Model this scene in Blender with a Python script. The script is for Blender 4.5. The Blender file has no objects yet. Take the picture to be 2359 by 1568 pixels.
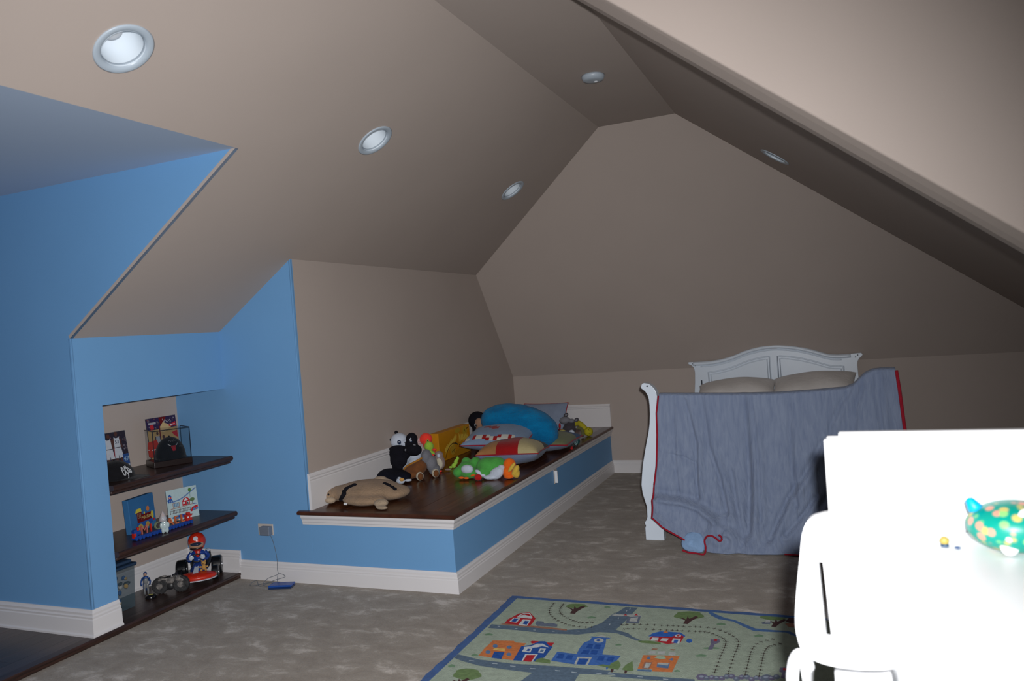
import bpy, bmesh, math, random
from mathutils import Vector, Matrix
random.seed(7)
sc = bpy.context.scene
COL = sc.collection
# ------------------------------------------------------------------ camera, world, flash, exposure
cam = bpy.data.cameras.new('camera'); camo = bpy.data.objects.new('camera', cam); COL.objects.link(camo)
YAW, PITCH, ROLL, FPX = 0.3949, 0.0148, -0.0748, 1757.63
F_ = Vector((-math.sin(YAW)*math.cos(PITCH), math.cos(YAW)*math.cos(PITCH), -math.sin(PITCH)))
r0 = Vector((math.cos(YAW), math.sin(YAW), 0)); u0 = r0.cross(F_)
R_ = math.cos(ROLL)*r0 + math.sin(ROLL)*u0; U_ = -math.sin(ROLL)*r0 + math.cos(ROLL)*u0
CAM = Vector((0, 0, 1.55))
M = Matrix((R_, U_, -F_)).transposed().to_4x4(); M.translation = CAM
camo.matrix_world = M
cam.sensor_width = 36; cam.lens = 36*FPX/2359; cam.clip_start = 0.05
cam.dof.use_dof = True; cam.dof.focus_distance = 5.2; cam.dof.aperture_fstop = 3.2
sc.camera = camo
w = bpy.data.worlds.new('world'); sc.world = w; w.use_nodes = True
w.node_tree.nodes['Background'].inputs[0].default_value = (0.55, 0.6, 0.7, 1)
w.node_tree.nodes['Background'].inputs[1].default_value = 0.05
sc.view_settings.view_transform = 'Standard'; sc.view_settings.look = 'None'
sc.view_settings.gamma = 1; sc.view_settings.exposure = 0.0; sc.view_settings.use_curve_mapping = False
# the camera's own flash: a small lamp just above and to the right of the lens, its beam turned a little to the left and down
fl = bpy.data.lights.new('flash_lamp', 'SPOT'); fl.energy = 700; fl.color = (1.0, 0.985, 0.99)
fl.spot_size = math.radians(116); fl.spot_blend = 1.0; fl.shadow_soft_size = 0.02
flo = bpy.data.objects.new('flash_lamp', fl); COL.objects.link(flo)
flo.location = CAM + R_*0.042 + U_*0.07 - F_*0.02
aim = F_ - R_*0.20 - U_*0.15
flo.rotation_euler = aim.to_track_quat('-Z', 'Y').to_euler()
# ------------------------------------------------------------------ materials
def mat(name, col, rough=0.6, spec=0.4, var=0.0, vscale=8, bump=0.0, bscale=60, metal=0, alpha=None, trans=0, coat=0, sheen=0, col2=None, stretch=None, detail=4, emit=None):
    m = bpy.data.materials.new(name); m.use_nodes = True
    nt = m.node_tree; b = nt.nodes['Principled BSDF']
    b.inputs['Base Color'].default_value = (*col, 1); b.inputs['Roughness'].default_value = rough
    b.inputs['Specular IOR Level'].default_value = spec; b.inputs['Metallic'].default_value = metal
    b.inputs['Transmission Weight'].default_value = trans; b.inputs['Coat Weight'].default_value = coat
    b.inputs['Sheen Weight'].default_value = sheen
    tc = nt.nodes.new('ShaderNodeTexCoord'); vec = tc.outputs['Object']
    if stretch:
        mp = nt.nodes.new('ShaderNodeMapping'); mp.inputs['Scale'].default_value = stretch
        nt.links.new(vec, mp.inputs['Vector']); vec = mp.outputs['Vector']
    if var or col2:
        n = nt.nodes.new('ShaderNodeTexNoise'); n.inputs['Scale'].default_value = vscale; n.inputs['Detail'].default_value = detail
        nt.links.new(vec, n.inputs['Vector'])
        r = nt.nodes.new('ShaderNodeValToRGB'); r.color_ramp.elements[0].position = 0.32; r.color_ramp.elements[1].position = 0.68
        c2 = col2 if col2 else tuple(min(1, c*(1+var)) for c in col)
        c1 = col if col2 else tuple(c*(1-var) for c in col)
        r.color_ramp.elements[0].color = (*c1, 1); r.color_ramp.elements[1].color = (*c2, 1)
        nt.links.new(n.outputs['Fac'], r.inputs['Fac']); nt.links.new(r.outputs['Color'], b.inputs['Base Color'])
    if bump:
        n2 = nt.nodes.new('ShaderNodeTexNoise'); n2.inputs['Scale'].default_value = bscale; n2.inputs['Detail'].default_value = 3
        nt.links.new(vec, n2.inputs['Vector'])
        bp = nt.nodes.new('ShaderNodeBump'); bp.inputs['Strength'].default_value = bump; bp.inputs['Distance'].default_value = 0.01
        nt.links.new(n2.outputs['Fac'], bp.inputs['Height']); nt.links.new(bp.outputs['Normal'], b.inputs['Normal'])
    return m
TAUPE = mat('taupe_paint', (0.405, 0.348, 0.314), 0.75, 0.25, var=0.02, vscale=1.5, bump=0.04, bscale=180)
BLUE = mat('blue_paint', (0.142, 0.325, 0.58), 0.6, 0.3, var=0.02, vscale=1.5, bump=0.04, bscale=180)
PALE = mat('pale_blue_ceiling', (0.43, 0.53, 0.68), 0.7, 0.25, bump=0.03, bscale=180)  # even pale blue base colour for the dormer ceiling
TRIM = mat('white_trim_paint', (0.66, 0.65, 0.66), 0.35, 0.45, bump=0.02, bscale=30)
WHITE = mat('white_lacquer', (0.66, 0.745, 0.84), 0.35, 0.4, var=0.03, vscale=3)
DESKW = mat('white_desk_lacquer', (0.93, 0.95, 0.97), 0.4, 0.4, var=0.02, vscale=3)
PLASTW = mat('white_plastic', (0.70, 0.72, 0.74), 0.4, 0.4, var=0.02)
GROOVE = mat('dark_hole', (0.03, 0.035, 0.05), 0.8, var=0.1)
def wood(name, c1, c2, rough):
    m = mat(name, c1, rough, 0.5, col2=c2, vscale=5, stretch=(9, 0.9, 9), bump=0.06, bscale=14, detail=6)
    nt = m.node_tree; b = nt.nodes['Principled BSDF']
    oi = nt.nodes.new('ShaderNodeObjectInfo'); hs = nt.nodes.new('ShaderNodeHueSaturation')
    ma = nt.nodes.new('ShaderNodeMath'); ma.operation = 'MULTIPLY_ADD'; ma.inputs[1].default_value = 0.7; ma.inputs[2].default_value = 0.7
    nt.links.new(oi.outputs['Random'], ma.inputs[0]); nt.links.new(ma.outputs[0], hs.inputs['Value'])
    src = b.inputs['Base Color'].links[0].from_socket
    nt.links.new(src, hs.inputs['Color']); nt.links.new(hs.outputs['Color'], b.inputs['Base Color'])
    return m
WOOD = wood('dark_walnut_boards', (0.045, 0.014, 0.006), (0.105, 0.034, 0.012), 0.24)
WOODF = wood('dark_wood_floor', (0.022, 0.014, 0.013), (0.045, 0.026, 0.022), 0.3)
WOODE = mat('walnut_nosing', (0.06, 0.019, 0.009), 0.3, 0.45, var=0.3, vscale=7, stretch=(2, 2, 2))
SHELFW = mat('espresso_shelf', (0.020, 0.011, 0.009), 0.35, 0.45, col2=(0.05, 0.022, 0.016), vscale=6, stretch=(8, 1, 8), bump=0.05, bscale=20)
# carpet: mottled plush pile with brushed swirls
CARPET = bpy.data.materials.new('plush_carpet'); CARPET.use_nodes = True
nt = CARPET.node_tree; b = nt.nodes['Principled BSDF']; b.inputs['Roughness'].default_value = 0.95; b.inputs['Specular IOR Level'].default_value = 0.1
b.inputs['Sheen Weight'].default_value = 0.15
tc = nt.nodes.new('ShaderNodeTexCoord')
na = nt.nodes.new('ShaderNodeTexNoise'); na.inputs['Scale'].default_value = 6.0; na.inputs['Detail'].default_value = 9; na.inputs['Distortion'].default_value = 0.4; na.inputs['Roughness'].default_value = 0.70
nb = nt.nodes.new('ShaderNodeTexNoise'); nb.inputs['Scale'].default_value = 130; nb.inputs['Detail'].default_value = 2
mpc = nt.nodes.new('ShaderNodeMapping'); mpc.inputs['Scale'].default_value = (.8, 1.25, 1); nt.links.new(tc.outputs['Object'], mpc.inputs[0]); nt.links.new(mpc.outputs[0], na.inputs['Vector']); nt.links.new(tc.outputs['Object'], nb.inputs['Vector'])
ra = nt.nodes.new('ShaderNodeValToRGB'); e = ra.color_ramp.elements
e[0].position = 0.36; e[0].color = (0.28, 0.235, 0.19, 1); e[1].position = 0.68; e[1].color = (0.68, 0.62, 0.56, 1)
x = ra.color_ramp.elements.new(0.54); x.color = (0.365, 0.318, 0.265, 1)
nt.links.new(na.outputs['Fac'], ra.inputs['Fac'])
mx = nt.nodes.new('ShaderNodeMix'); mx.data_type = 'RGBA'; mx.blend_type = 'MULTIPLY'; mx.inputs[0].default_value = 0.45
nt.links.new(ra.outputs['Color'], mx.inputs[6]); nt.links.new(nb.outputs['Fac'], mx.inputs[7]); nt.links.new(mx.outputs[2], b.inputs['Base Color'])
bp = nt.nodes.new('ShaderNodeBump'); bp.inputs['Strength'].default_value = 0.4; bp.inputs['Distance'].default_value = 0.010
ad = nt.nodes.new('ShaderNodeMath'); ad.operation = 'MULTIPLY_ADD'; ad.inputs[1].default_value = 1.2
nt.links.new(na.outputs['Fac'], ad.inputs[0]); nt.links.new(nb.outputs['Fac'], ad.inputs[2]); nt.links.new(ad.outputs[0], bp.inputs['Height'])
nt.links.new(bp.outputs['Normal'], b.inputs['Normal'])
# flat print: colour from the mesh's own colour attribute
def printed(name, rough=0.8, bump=0.0, mottle=0.12):
    m = bpy.data.materials.new(name); m.use_nodes = True; nt = m.node_tree; b = nt.nodes['Principled BSDF']
    b.inputs['Roughness'].default_value = rough; b.inputs['Specular IOR Level'].default_value = 0.2
    a = nt.nodes.new('ShaderNodeAttribute'); a.attribute_name = 'ink'
    n = nt.nodes.new('ShaderNodeTexNoise'); n.inputs['Scale'].default_value = 60; n.inputs['Detail'].default_value = 3
    tc = nt.nodes.new('ShaderNodeTexCoord'); nt.links.new(tc.outputs['Object'], n.inputs['Vector'])
    hs = nt.nodes.new('ShaderNodeHueSaturation'); ma = nt.nodes.new('ShaderNodeMath'); ma.operation = 'MULTIPLY_ADD'
    ma.inputs[1].default_value = mottle*2; ma.inputs[2].default_value = 1-mottle
    nt.links.new(n.outputs['Fac'], ma.inputs[0]); nt.links.new(ma.outputs[0], hs.inputs['Value'])
    nt.links.new(a.outputs['Color'], hs.inputs['Color']); nt.links.new(hs.outputs['Color'], b.inputs['Base Color'])
    if bump:
        bp = nt.nodes.new('ShaderNodeBump'); bp.inputs['Strength'].default_value = bump; bp.inputs['Distance'].default_value = 0.004
        nt.links.new(n.outputs['Fac'], bp.inputs['Height']); nt.links.new(bp.outputs['Normal'], b.inputs['Normal'])
    return m
PRINT = printed('printed_ink'); RUGINK = printed('tufted_rug_dye', 0.95, 0.5, 0.3)
def fab(name, c, var=0.12, vs=40, bump=0.35, bs=160, sheen=0.1, rough=0.9): return mat(name, c, rough, 0.15, var=var, vscale=vs, bump=bump, bscale=bs, sheen=sheen)
def pl(name, c, rough=0.35): return mat(name, c, rough, 0.5, var=0.03, vscale=20)
# ------------------------------------------------------------------ helpers
def obj(name, bm, m, parent=None, smooth=False, label=None, kind=None, bevel=0, sub=0):
    me = bpy.data.meshes.new(name)
    if isinstance(bm, tuple): me.from_pydata(*bm)
    else:
        bmesh.ops.recalc_face_normals(bm, faces=bm.faces); bm.to_mesh(me); bm.free()
    o = bpy.data.objects.new(name, me); COL.objects.link(o)
    for mm in (m if isinstance(m, (list, tuple)) else [m]): me.materials.append(mm)
    if smooth:
        for p in me.polygons: p.use_smooth = True
    if parent is not None:
        o.parent = parent
        o.matrix_parent_inverse = parent_world(parent).inverted()
    if bevel:
        bv = o.modifiers.new('bevel', 'BEVEL'); bv.width = bevel; bv.segments = 3; bv.limit_method = 'ANGLE'; bv.angle_limit = math.radians(40)
    if sub:
        s = o.modifiers.new('sub', 'SUBSURF'); s.levels = s.render_levels = sub
    if label: o['label'] = label
    if kind: o['kind'] = kind
    return o
def parent_world(p):
    m = p.matrix_basis.copy()
    return m if p.parent is None else parent_world(p.parent) @ p.matrix_parent_inverse @ m
def thing(name, label, cat, loc=(0, 0, 0), group=None):
    o = bpy.data.objects.new(name, None); COL.objects.link(o); o.location = loc; o.empty_display_size = 0.05
    o['label'] = label; o['category'] = cat
    if group: o['group'] = group
    return o
def tag(o, label, cat, group=None):
    o['label'] = label; o['category'] = cat
    if group: o['group'] = group
    return o
def struct(name, bm, m, parent=None, **k):
    o = obj(name, bm, m, parent, **k)
    if parent is None: o['kind'] = 'structure'
    return o
B = bmesh.new
def box(bm, x0, x1, y0, y1, z0, z1, rz=0, piv=None):
    vs = [bm.verts.new(p) for p in [(x0,y0,z0),(x1,y0,z0),(x1,y1,z0),(x0,y1,z0),(x0,y0,z1),(x1,y0,z1),(x1,y1,z1),(x0,y1,z1)]]
    for f in ((0,3,2,1),(4,5,6,7),(0,1,5,4),(1,2,6,5),(2,3,7,6),(3,0,4,7)): bm.faces.new([vs[i] for i in f])
    if rz: bmesh.ops.rotate(bm, verts=vs, cent=piv or ((x0+x1)/2,(y0+y1)/2,z0), matrix=Matrix.Rotation(rz, 3, 'Z'))
    return vs
def prism(bm, pts, fn0, fn1):
    a = [bm.verts.new(fn0(*p)) for p in pts]; c = [bm.verts.new(fn1(*p)) for p in pts]; n = len(pts)
    bm.faces.new(a); bm.faces.new(c[::-1])
    for i in range(n): bm.faces.new((a[i], a[(i+1) % n], c[(i+1) % n], c[i]))
def prism_y(bm, pts, y0, y1): prism(bm, pts, lambda x, z: (x, y0, z), lambda x, z: (x, y1, z))
def prism_x(bm, pts, x0, x1): prism(bm, pts, lambda y, z: (x0, y, z), lambda y, z: (x1, y, z))
def prism_z(bm, pts, z0, z1): prism(bm, pts, lambda x, y: (x, y, z0), lambda x, y: (x, y, z1))
def catmull(P, n=6, closed=False):
    P = [Vector(p) for p in P]; out = []; L = len(P)
    rng = range(L if closed else L-1)
    for i in rng:
        p0 = P[(i-1) % L] if (closed or i > 0) else P[0]; p1 = P[i]; p2 = P[(i+1) % L]; p3 = P[(i+2) % L] if (closed or i+2 < L) else P[-1]
        for k in range(n):
            t = k/n; out.append(0.5*((2*p1)+(-p0+p2)*t+(2*p0-5*p1+4*p2-p3)*t*t+(-p0+3*p1-3*p2+p3)*t**3))
    if not closed: out.append(P[-1])
    return out
def tube(bm, pts, r, seg=8, closed=False):
    pts = [Vector(p) for p in pts]; n = len(pts); rings = []
    for i, p in enumerate(pts):
        a = pts[(i-1) % n] if (closed or i > 0) else p; c = pts[(i+1) % n] if (closed or i < n-1) else p
        d = (c-a).normalized() if (c-a).length > 1e-9 else Vector((0,0,1))
        u = d.cross(Vector((0,0,1)))
        if u.length < 0.05: u = d.cross(Vector((0,1,0)))
        u.normalize(); v = d.cross(u); rr = r[i] if isinstance(r, (list, tuple)) else r
        rings.append([bm.verts.new(p+(u*math.cos(2*math.pi*k/seg)+v*math.sin(2*math.pi*k/seg))*rr) for k in range(seg)])
    for i in range(n if closed else n-1):
        A, C = rings[i], rings[(i+1) % n]
        for k in range(seg): bm.faces.new((A[k], A[(k+1) % seg], C[(k+1) % seg], C[k]))
    if not closed: bm.faces.new(rings[0][::-1]); bm.faces.new(rings[-1])
def ell(bm, c, r, rot=(0, 0, 0), seg=20, ring=12):
    g = bmesh.ops.create_uvsphere(bm, u_segments=seg, v_segments=ring, radius=1)
    from mathutils import Euler
    m = Matrix.Translation(c) @ Euler(rot).to_matrix().to_4x4() @ Matrix.Diagonal((*r, 1))
    bmesh.ops.transform(bm, matrix=m, verts=g['verts']); return g['verts']
def cyl(bm, p, q, r, seg=24, r2=None):
    tube(bm, [p, q], [r, r if r2 is None else r2], seg)
def lathe(bm, prof, c, axis=Vector((0, 0, 1)), seg=32, cap=True):
    axis = Vector(axis).normalized(); u = axis.cross(Vector((0, 1, 0.01))).normalized(); v = axis.cross(u); rings = []
    for r, h in prof:
        rings.append([bm.verts.new(Vector(c)+axis*h+(u*math.cos(2*math.pi*k/seg)+v*math.sin(2*math.pi*k/seg))*max(r, 1e-5)) for k in range(seg)])
    for A, C in zip(rings, rings[1:]):
        for k in range(seg): bm.faces.new((A[k], A[(k+1) % seg], C[(k+1) % seg], C[k]))
    if cap: bm.faces.new(rings[0][::-1]); bm.faces.new(rings[-1])
def blob(name, ells, m, parent, vox=0.006, label=None, smooth_it=6):
    bm = B()
    for e in ells: ell(bm, e[0:3], e[3:6], e[6] if len(e) > 6 else (0, 0, 0))
    o = obj(name, bm, m, parent, smooth=True, label=label)
    if vox:
        rm = o.modifiers.new('join', 'REMESH'); rm.mode = 'VOXEL'; rm.voxel_size = vox; rm.use_smooth_shade = True
        s = o.modifiers.new('soft', 'SMOOTH'); s.iterations = smooth_it; s.factor = 0.5
    return o
def sweep(bm, prof, path, closed=False):
    """sweep a (distance, height) profile along a plan polyline; distance is measured to the right of travel"""
    n = len(path); rings = []
    for i in range(n):
        p = Vector(path[i]).to_2d() if len(path[i]) > 2 else Vector(path[i])
        def nrm(a, b):
            d = (Vector(b)-Vector(a)).normalized(); return Vector((d.y, -d.x))
        if 0 < i < n-1:
            n1 = nrm(path[i-1], path[i]); n2 = nrm(path[i], path[i+1]); mm = (n1+n2); mm = mm/(1+n1.dot(n2))
        elif i == 0: mm = nrm(path[0], path[1])
        else: mm = nrm(path[-2], path[-1])
        rings.append([bm.verts.new((p.x+mm.x*d, p.y+mm.y*d, z)) for d, z in prof])
    k = len(prof)
    for A, C in zip(rings, rings[1:]):
        for j in range(k): bm.faces.new((A[j], A[(j+1) % k], C[(j+1) % k], C[j]))
    bm.faces.new(rings[0][::-1]); bm.faces.new(rings[-1])
INK = dict(road=(.10,.15,.21), river=(.07,.15,.33), brown=(.30,.15,.10), red=(.42,.02,.03), white=(.55,.60,.62), blue=(.02,.08,.32), slate=(.13,.16,.22), orange=(.55,.18,.06),
  slateb=(.10,.18,.32), yellow=(.65,.42,.12), midblue=(.05,.14,.42), midblue2=(.03,.12,.45), pale=(.42,.45,.44), palegreen=(.32,.45,.33), leaf=(.14,.22,.09), bark=(.07,.035,.035),
  tuft=(.15,.26,.16), mauve=(.15,.14,.22), paleblue=(.28,.33,.42), dash=(.42,.50,.55), track=(.05,.035,.03), black=(.006,.006,.008), green=(.04,.25,.05), dred=(.13,.006,.008),
  skin=(.45,.22,.12), court=(.50,.36,.18), navy=(.012,.014,.045), lemon=(.60,.50,.05), lime=(.35,.55,.05), grey=(.2,.2,.2), tan=(.55,.42,.2), sky=(.35,.55,.60))
def decal(name, items, frame, parent, m=None, step=0.00025, base=0.0005, label=None):
    """flat print: polygons (colour, [(u, v)...]) laid in a plane (origin, U, V)"""
    o_, U, V = [Vector(a) for a in frame]; N = U.cross(V).normalized()
    vs, fs, cs = [], [], []
    for i, (c, P) in enumerate(items):
        c = INK[c] if isinstance(c, str) else c
        k = len(vs); h = base + step*i
        vs += [tuple(o_+U*u+V*v+N*h) for u, v in P]; fs.append(list(range(k, k+len(P)))); cs += [(*c, 1)]*len(P)
    me = bpy.data.meshes.new(name); me.from_pydata(vs, [], fs)
    at = me.color_attributes.new('ink', 'FLOAT_COLOR', 'POINT')
    for i, c in enumerate(cs): at.data[i].color = c
    me.materials.append(m or PRINT)
    o = bpy.data.objects.new(name, me); COL.objects.link(o)
    if parent is not None: o.parent = parent; o.matrix_parent_inverse = parent_world(parent).inverted()
    if label: o['label'] = label
    return o
def disc(c, x, y, r, ry=None, n=14): return (c, [(x+r*math.cos(2*math.pi*i/n), y+(ry or r)*math.sin(2*math.pi*i/n)) for i in range(n)])
def rect(c, x0, y0, x1, y1): return (c, [(x0, y0), (x1, y0), (x1, y1), (x0, y1)])
def stroke(c, pts, w):
    """one ink stroke as quads"""
    out = []
    for a, b_ in zip(pts, pts[1:]):
        a = Vector(a); b_ = Vector(b_); d = (b_-a)
        if d.length < 1e-6: continue
        d.normalize(); n = Vector((-d.y, d.x))*w/2; a = a-d*w*.3; b_ = b_+d*w*.3
        out.append((c, [tuple(a-n), tuple(b_-n), tuple(b_+n), tuple(a+n)]))
    return out
def text(name, body, size, frame, m, parent, ext=0.0004, shear=0.0, label=None):
    cu = bpy.data.curves.new(name, 'FONT'); cu.body = body; cu.size = size; cu.extrude = ext; cu.shear = shear; cu.align_x = 'CENTER'; cu.align_y = 'CENTER'; cu.resolution_u = 3
    cu.materials.append(m)
    tmp = bpy.data.objects.new('tmp', cu); COL.objects.link(tmp)
    me = bpy.data.meshes.new_from_object(tmp); bpy.data.objects.remove(tmp); me.name = name
    o = bpy.data.objects.new(name, me); COL.objects.link(o)
    c, U, V = [Vector(a) for a in frame]; N = U.cross(V)
    mm = Matrix((U.normalized(), V.normalized(), N.normalized())).transposed().to_4x4(); mm.translation = c + N.normalized()*0.0012
    o.matrix_basis = mm
    if parent is not None:
        o.parent = parent; o.matrix_parent_inverse = parent_world(parent).inverted()
    if label: o['label'] = label
    return o
def facefill(rings):
    """planar face with holes: 2-D rings (outer first) triangulated"""
    bm = B(); ed = []
    for R in rings:
        v = [bm.verts.new((p[0], p[1], 0)) for p in R]
        ed += [bm.edges.new((v[i], v[(i+1) % len(v)])) for i in range(len(v))]
    bmesh.ops.triangle_fill(bm, use_beauty=True, use_dissolve=False, edges=ed)
    return bm
# ------------------------------------------------------------------ room measures (metres)
XK, X2, XP, YC, Y1, Y2, Y3 = -3.824, -3.189, -2.152, 2.921, 4.0265, 7.604, 6.128
ZK, Z2, ZD, ZC, ZF, ZP, HS = 1.680, 2.109, 2.520, 3.151, 1.037, 0.4747, 0.042
ML = (Z2-ZK)/(X2-XK); XA = XK+(ZC-ZK)/ML; XD = XK+(ZD-ZK)/ML; XB = -1.0186; MR = 1/1.4278
XR = XB+(ZC-ZF)/MR; YH = Y2+(Y3-Y2)*(Z2-ZF)/(ZC-ZF); YB = -1.6; XN = -4.262; XW = -6.2; YD = 0.9; XE = 3.2
zl = lambda x: ZK+ML*(x-XK)
zr = lambda x: ZC-MR*(x-XB)
# floor
bm = B(); box(bm, XK-0.02, XE, YB, Y2, -0.05, 0.0); struct('floor', bm, CARPET)
def wall_poly(name, pts3, m):
    bm = B(); bm.faces.new([bm.verts.new(p) for p in pts3]); return struct(name, bm, m)
# walls: left knee wall with a shelf recess, cheek wall of the dormer, blue return wall, taupe side wall
bm = facefill([[(YC, 0), (Y1, 0), (Y1, ZK), (YC, ZK), (YC, 0)][:4]]); bm.free()
OY0, OZ1 = 3.086, 1.293
bm = B()
box(bm, XK-0.05, XK, YC+.02, OY0, 0, ZK); box(bm, XK-0.05, XK, OY0, Y1, OZ1, ZK)
struct('wall_left', bm, BLUE)
bm = B(); prism_y(bm, [(XW, 0), (XW, ZD), (XD, ZD), (XK, ZK), (XK, 0)], YC, YC+0.02); struct('wall_dormer', bm, BLUE)
bm = B(); prism_y(bm, [(XN, 0), (XN, 1.36), (XK-.02, 1.36), (XK-.02, ZK-.014), (XK, ZK), (X2, Z2), (X2, 0)], Y1, Y1+0.02); struct('wall_shelves', bm, BLUE)
bm = B(); prism_x(bm, [(Y1+.02, 0), (Y1+.02, Z2), (YH, Z2), (Y2, ZF), (Y2, 0)], X2-0.03, X2); struct('wall_left', bm, TAUPE)
bm = B(); box(bm, XN-.03, XN, 2.98, Y1, 0, 1.36); struct('wall_left', bm, TAUPE)           # back of the shelf recess
bm = B(); box(bm, XN, XK-.05, 2.98, 3.0, 0, 1.36); box(bm, XN, XK-.02, 2.98, Y1, 1.36, 1.39); struct('wall_left', bm, BLUE)
bm = B(); box(bm, X2-0.03, XR+.1, Y2, Y2+.03, 0, ZF); struct('wall_back', bm, TAUPE)
bm = B(); box(bm, XR, XR+.03, YC, Y2, 0, ZF); struct('wall_right', bm, TAUPE)
bm = B(); box(bm, XE, XE+.03, YB, YC, 0, ZC); struct('wall_right', bm, TAUPE)
bm = B(); box(bm, XW, XE, YB-.03, YB, 0, ZC); struct('wall_front', bm, TAUPE)
# near wall above the right-hand slope, its lower edge running down parallel to the roof
zh = lambda x: 2.790-0.805*(x+0.711)
xh = -0.711-(ZC-2.790)/0.805
dn = .028; bm = B(); fr_ = [(xh, ZC), (2.0, zh(2.0)), (2.0, 0), (XE, 0), (XE, ZC)]; bk_ = [(xh, ZC-dn), (2.0-dn, zh(2.0)-dn*.5), (2.0-dn, 0), (XE, 0), (XE, ZC-dn)]
R3 = [[bm.verts.new((x, y, z)) for x, z in pr] for pr, y in ((fr_, YC), (bk_, YC+.12), (bk_, YC+.2))]
bm.faces.new(R3[0]); bm.faces.new(R3[2])
for A_, C_ in zip(R3, R3[1:]):
    for i in range(5): bm.faces.new((A_[i], A_[(i+1) % 5], C_[(i+1) % 5], C_[i]))
struct('wall_header', bm, TAUPE, bevel=0.008)
bm = B(); box(bm, XW-.03, XW, YD, YC, 0, ZD); struct('wall_window', bm, BLUE)
bm = B(); prism_y(bm, [(XW, 0), (XW, ZD), (XD, ZD), (XK, ZK), (XK, 0)], YD-.02, YD); struct('wall_dormer', bm, BLUE)
bm = B(); box(bm, XK-.02, XK, YB, YD, 0, ZK); struct('wall_left', bm, BLUE)
# ceilings
LITL = [(-2.333, 2.095), (-2.333, 3.785), (-2.333, 5.85)]; LITR = [(-0.285, 5.806)]; HR = 0.088
def slope(name, outer, holes, zf, nx, m):
    L = math.sqrt(1+nx*nx)
    rings = [outer]+[[(hx+HR*math.cos(2*math.pi*k/40)/L, hy+HR*math.sin(2*math.pi*k/40)) for k in range(40)] for hx, hy in holes]
    bm = facefill(rings)
    for v in bm.verts: v.co.z = zf(v.co.x)
    return struct(name, bm, m)
slope('ceiling', [(XA, YB), (XA, Y3), (X2, YH), (X2, Y1), (XK, Y1), (XK, YC), (XD, YC), (XD, YD), (XK, YD), (XK, YB)], LITL, zl, ML, TAUPE)
yf = lambda z: Y2+(Y3-Y2)*(z-ZF)/(ZC-ZF)
slope('ceiling', [(XB, YC+.1), (XB, Y3), (XR, Y2), (XR, YC+.1)], LITR, zr, MR, TAUPE)
wall_poly('ceiling', [(XA, YB, ZC), (XE, YB, ZC), (XE, YC+.1, ZC), (XB, YC+.1, ZC), (XB, Y3, ZC), (XA, Y3, ZC)], TAUPE)
wall_poly('ceiling', [(X2, Y2, ZF), (XR, Y2, ZF), (XB, Y3, ZC), (XA, Y3, ZC), (X2, YH, Z2)], TAUPE)
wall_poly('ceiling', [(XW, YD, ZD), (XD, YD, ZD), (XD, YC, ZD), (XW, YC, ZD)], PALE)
# rounded corner beads
bm = B(); tube(bm, [(XK-.0085, YC+.0085, HS), (XK-.0085, YC+.0085, ZK)], 0.0095, 24); struct('trim_1', bm, BLUE, smooth=True)
bm = B(); tube(bm, [(X2-.0085, Y1+.0085, ZP), (X2-.0085, Y1+.0085, Z2-.006)], 0.0095, 24); struct('trim_2', bm, BLUE, smooth=True)
bm = B(); a = Vector((XK, YC-.002, ZK)); c = Vector((XD, YC-.002, ZD)); d = (c-a).normalized(); n = Vector((-d.z, 0, d.x))*0.017
prism(bm, [(a.x, a.z), (c.x, c.z), (c.x+n.x, c.z+n.z), (a.x+n.x, a.z+n.z)], lambda x, z: (x, YC-.0008, z), lambda x, z: (x, YC+.004, z)); struct('trim_3', bm, TAUPE)
# dark wood floor of the dormer, continuing as the lowest shelf of the recess
fl_ = thing('x', '', ''); bpy.data.objects.remove(fl_)
bm = B(); box(bm, XW, XK+.02, YD, YC-.001, 0, HS-.004); box(bm, XN, XK+.02, YC, Y1, 0, HS-.004)
dfl = struct('floor', bm, SHELFW)
k = 0
for (y0, y1, x0) in [(YD, YC-.002, XW), (3.0, Y1, XN)]:      # boards running along y
    x = x0
    while x < XK-.03:
        x1 = min(x+.125, XK-.025)
        ys = [y0]+sorted(random.uniform(y0+.3, y1-.3) for _ in range(1 if y1-y0 > 1.2 else 0))+[y1]
        for a_, b_ in zip(ys, ys[1:]):
            bm = B(); box(bm, x+.0006, x1-.0006, a_+.0006, b_-.0006, HS-.006, HS); obj('floorboard', bm, WOODF, dfl)
        x = x1
bm = B(); sec = [(0.0, 0.004), (.07, .004), (.078, .010), (.078, .022), (.088, .024), (.094, .031), (.090, .039), (.084, HS+.001), (0, HS+.001)]
prism(bm, sec, lambda d, z: (XK-.025+d*.72, YB, z), lambda d, z: (XK-.025+d*.72, Y1-.001, z)); obj('nosing', bm, SHELFW, dfl)
# ------------------------------------------------------------------ baseboards
BBP = [(0, 0), (.021, 0), (.021, .078), (.016, .083), (.018, .092), (.013, .098), (.014, .112), (.008, .119), (.006, .126), (0, .126)]
BBT = [(0, HS), (.030, HS), (.030, HS+.010), (.022, HS+.016), (.021, HS+.092), (.016, HS+.097), (.019, HS+.108), (.012, HS+.114), (.015, HS+.128), (.008, HS+.137), (.006, HS+.145), (0, HS+.145)]
bm = B(); sweep(bm, BBT, [(XW, YC), (XK, YC), (XK, OY0)]); struct('baseboard_left', bm, TRIM)
bm = B(); sweep(bm, BBT, [(XN, 3.0), (XN, Y1), (XK+.035, Y1)]); struct('baseboard_recess', bm, TRIM)
bm = B(); sweep(bm, BBP, [(XP, Y2), (XR, Y2)]); struct('baseboard_back', bm, TRIM)
bm = B(); sweep(bm, BBP, [(XW, YD), (XW, YC)]); struct('baseboard_window', bm, TRIM)
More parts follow.
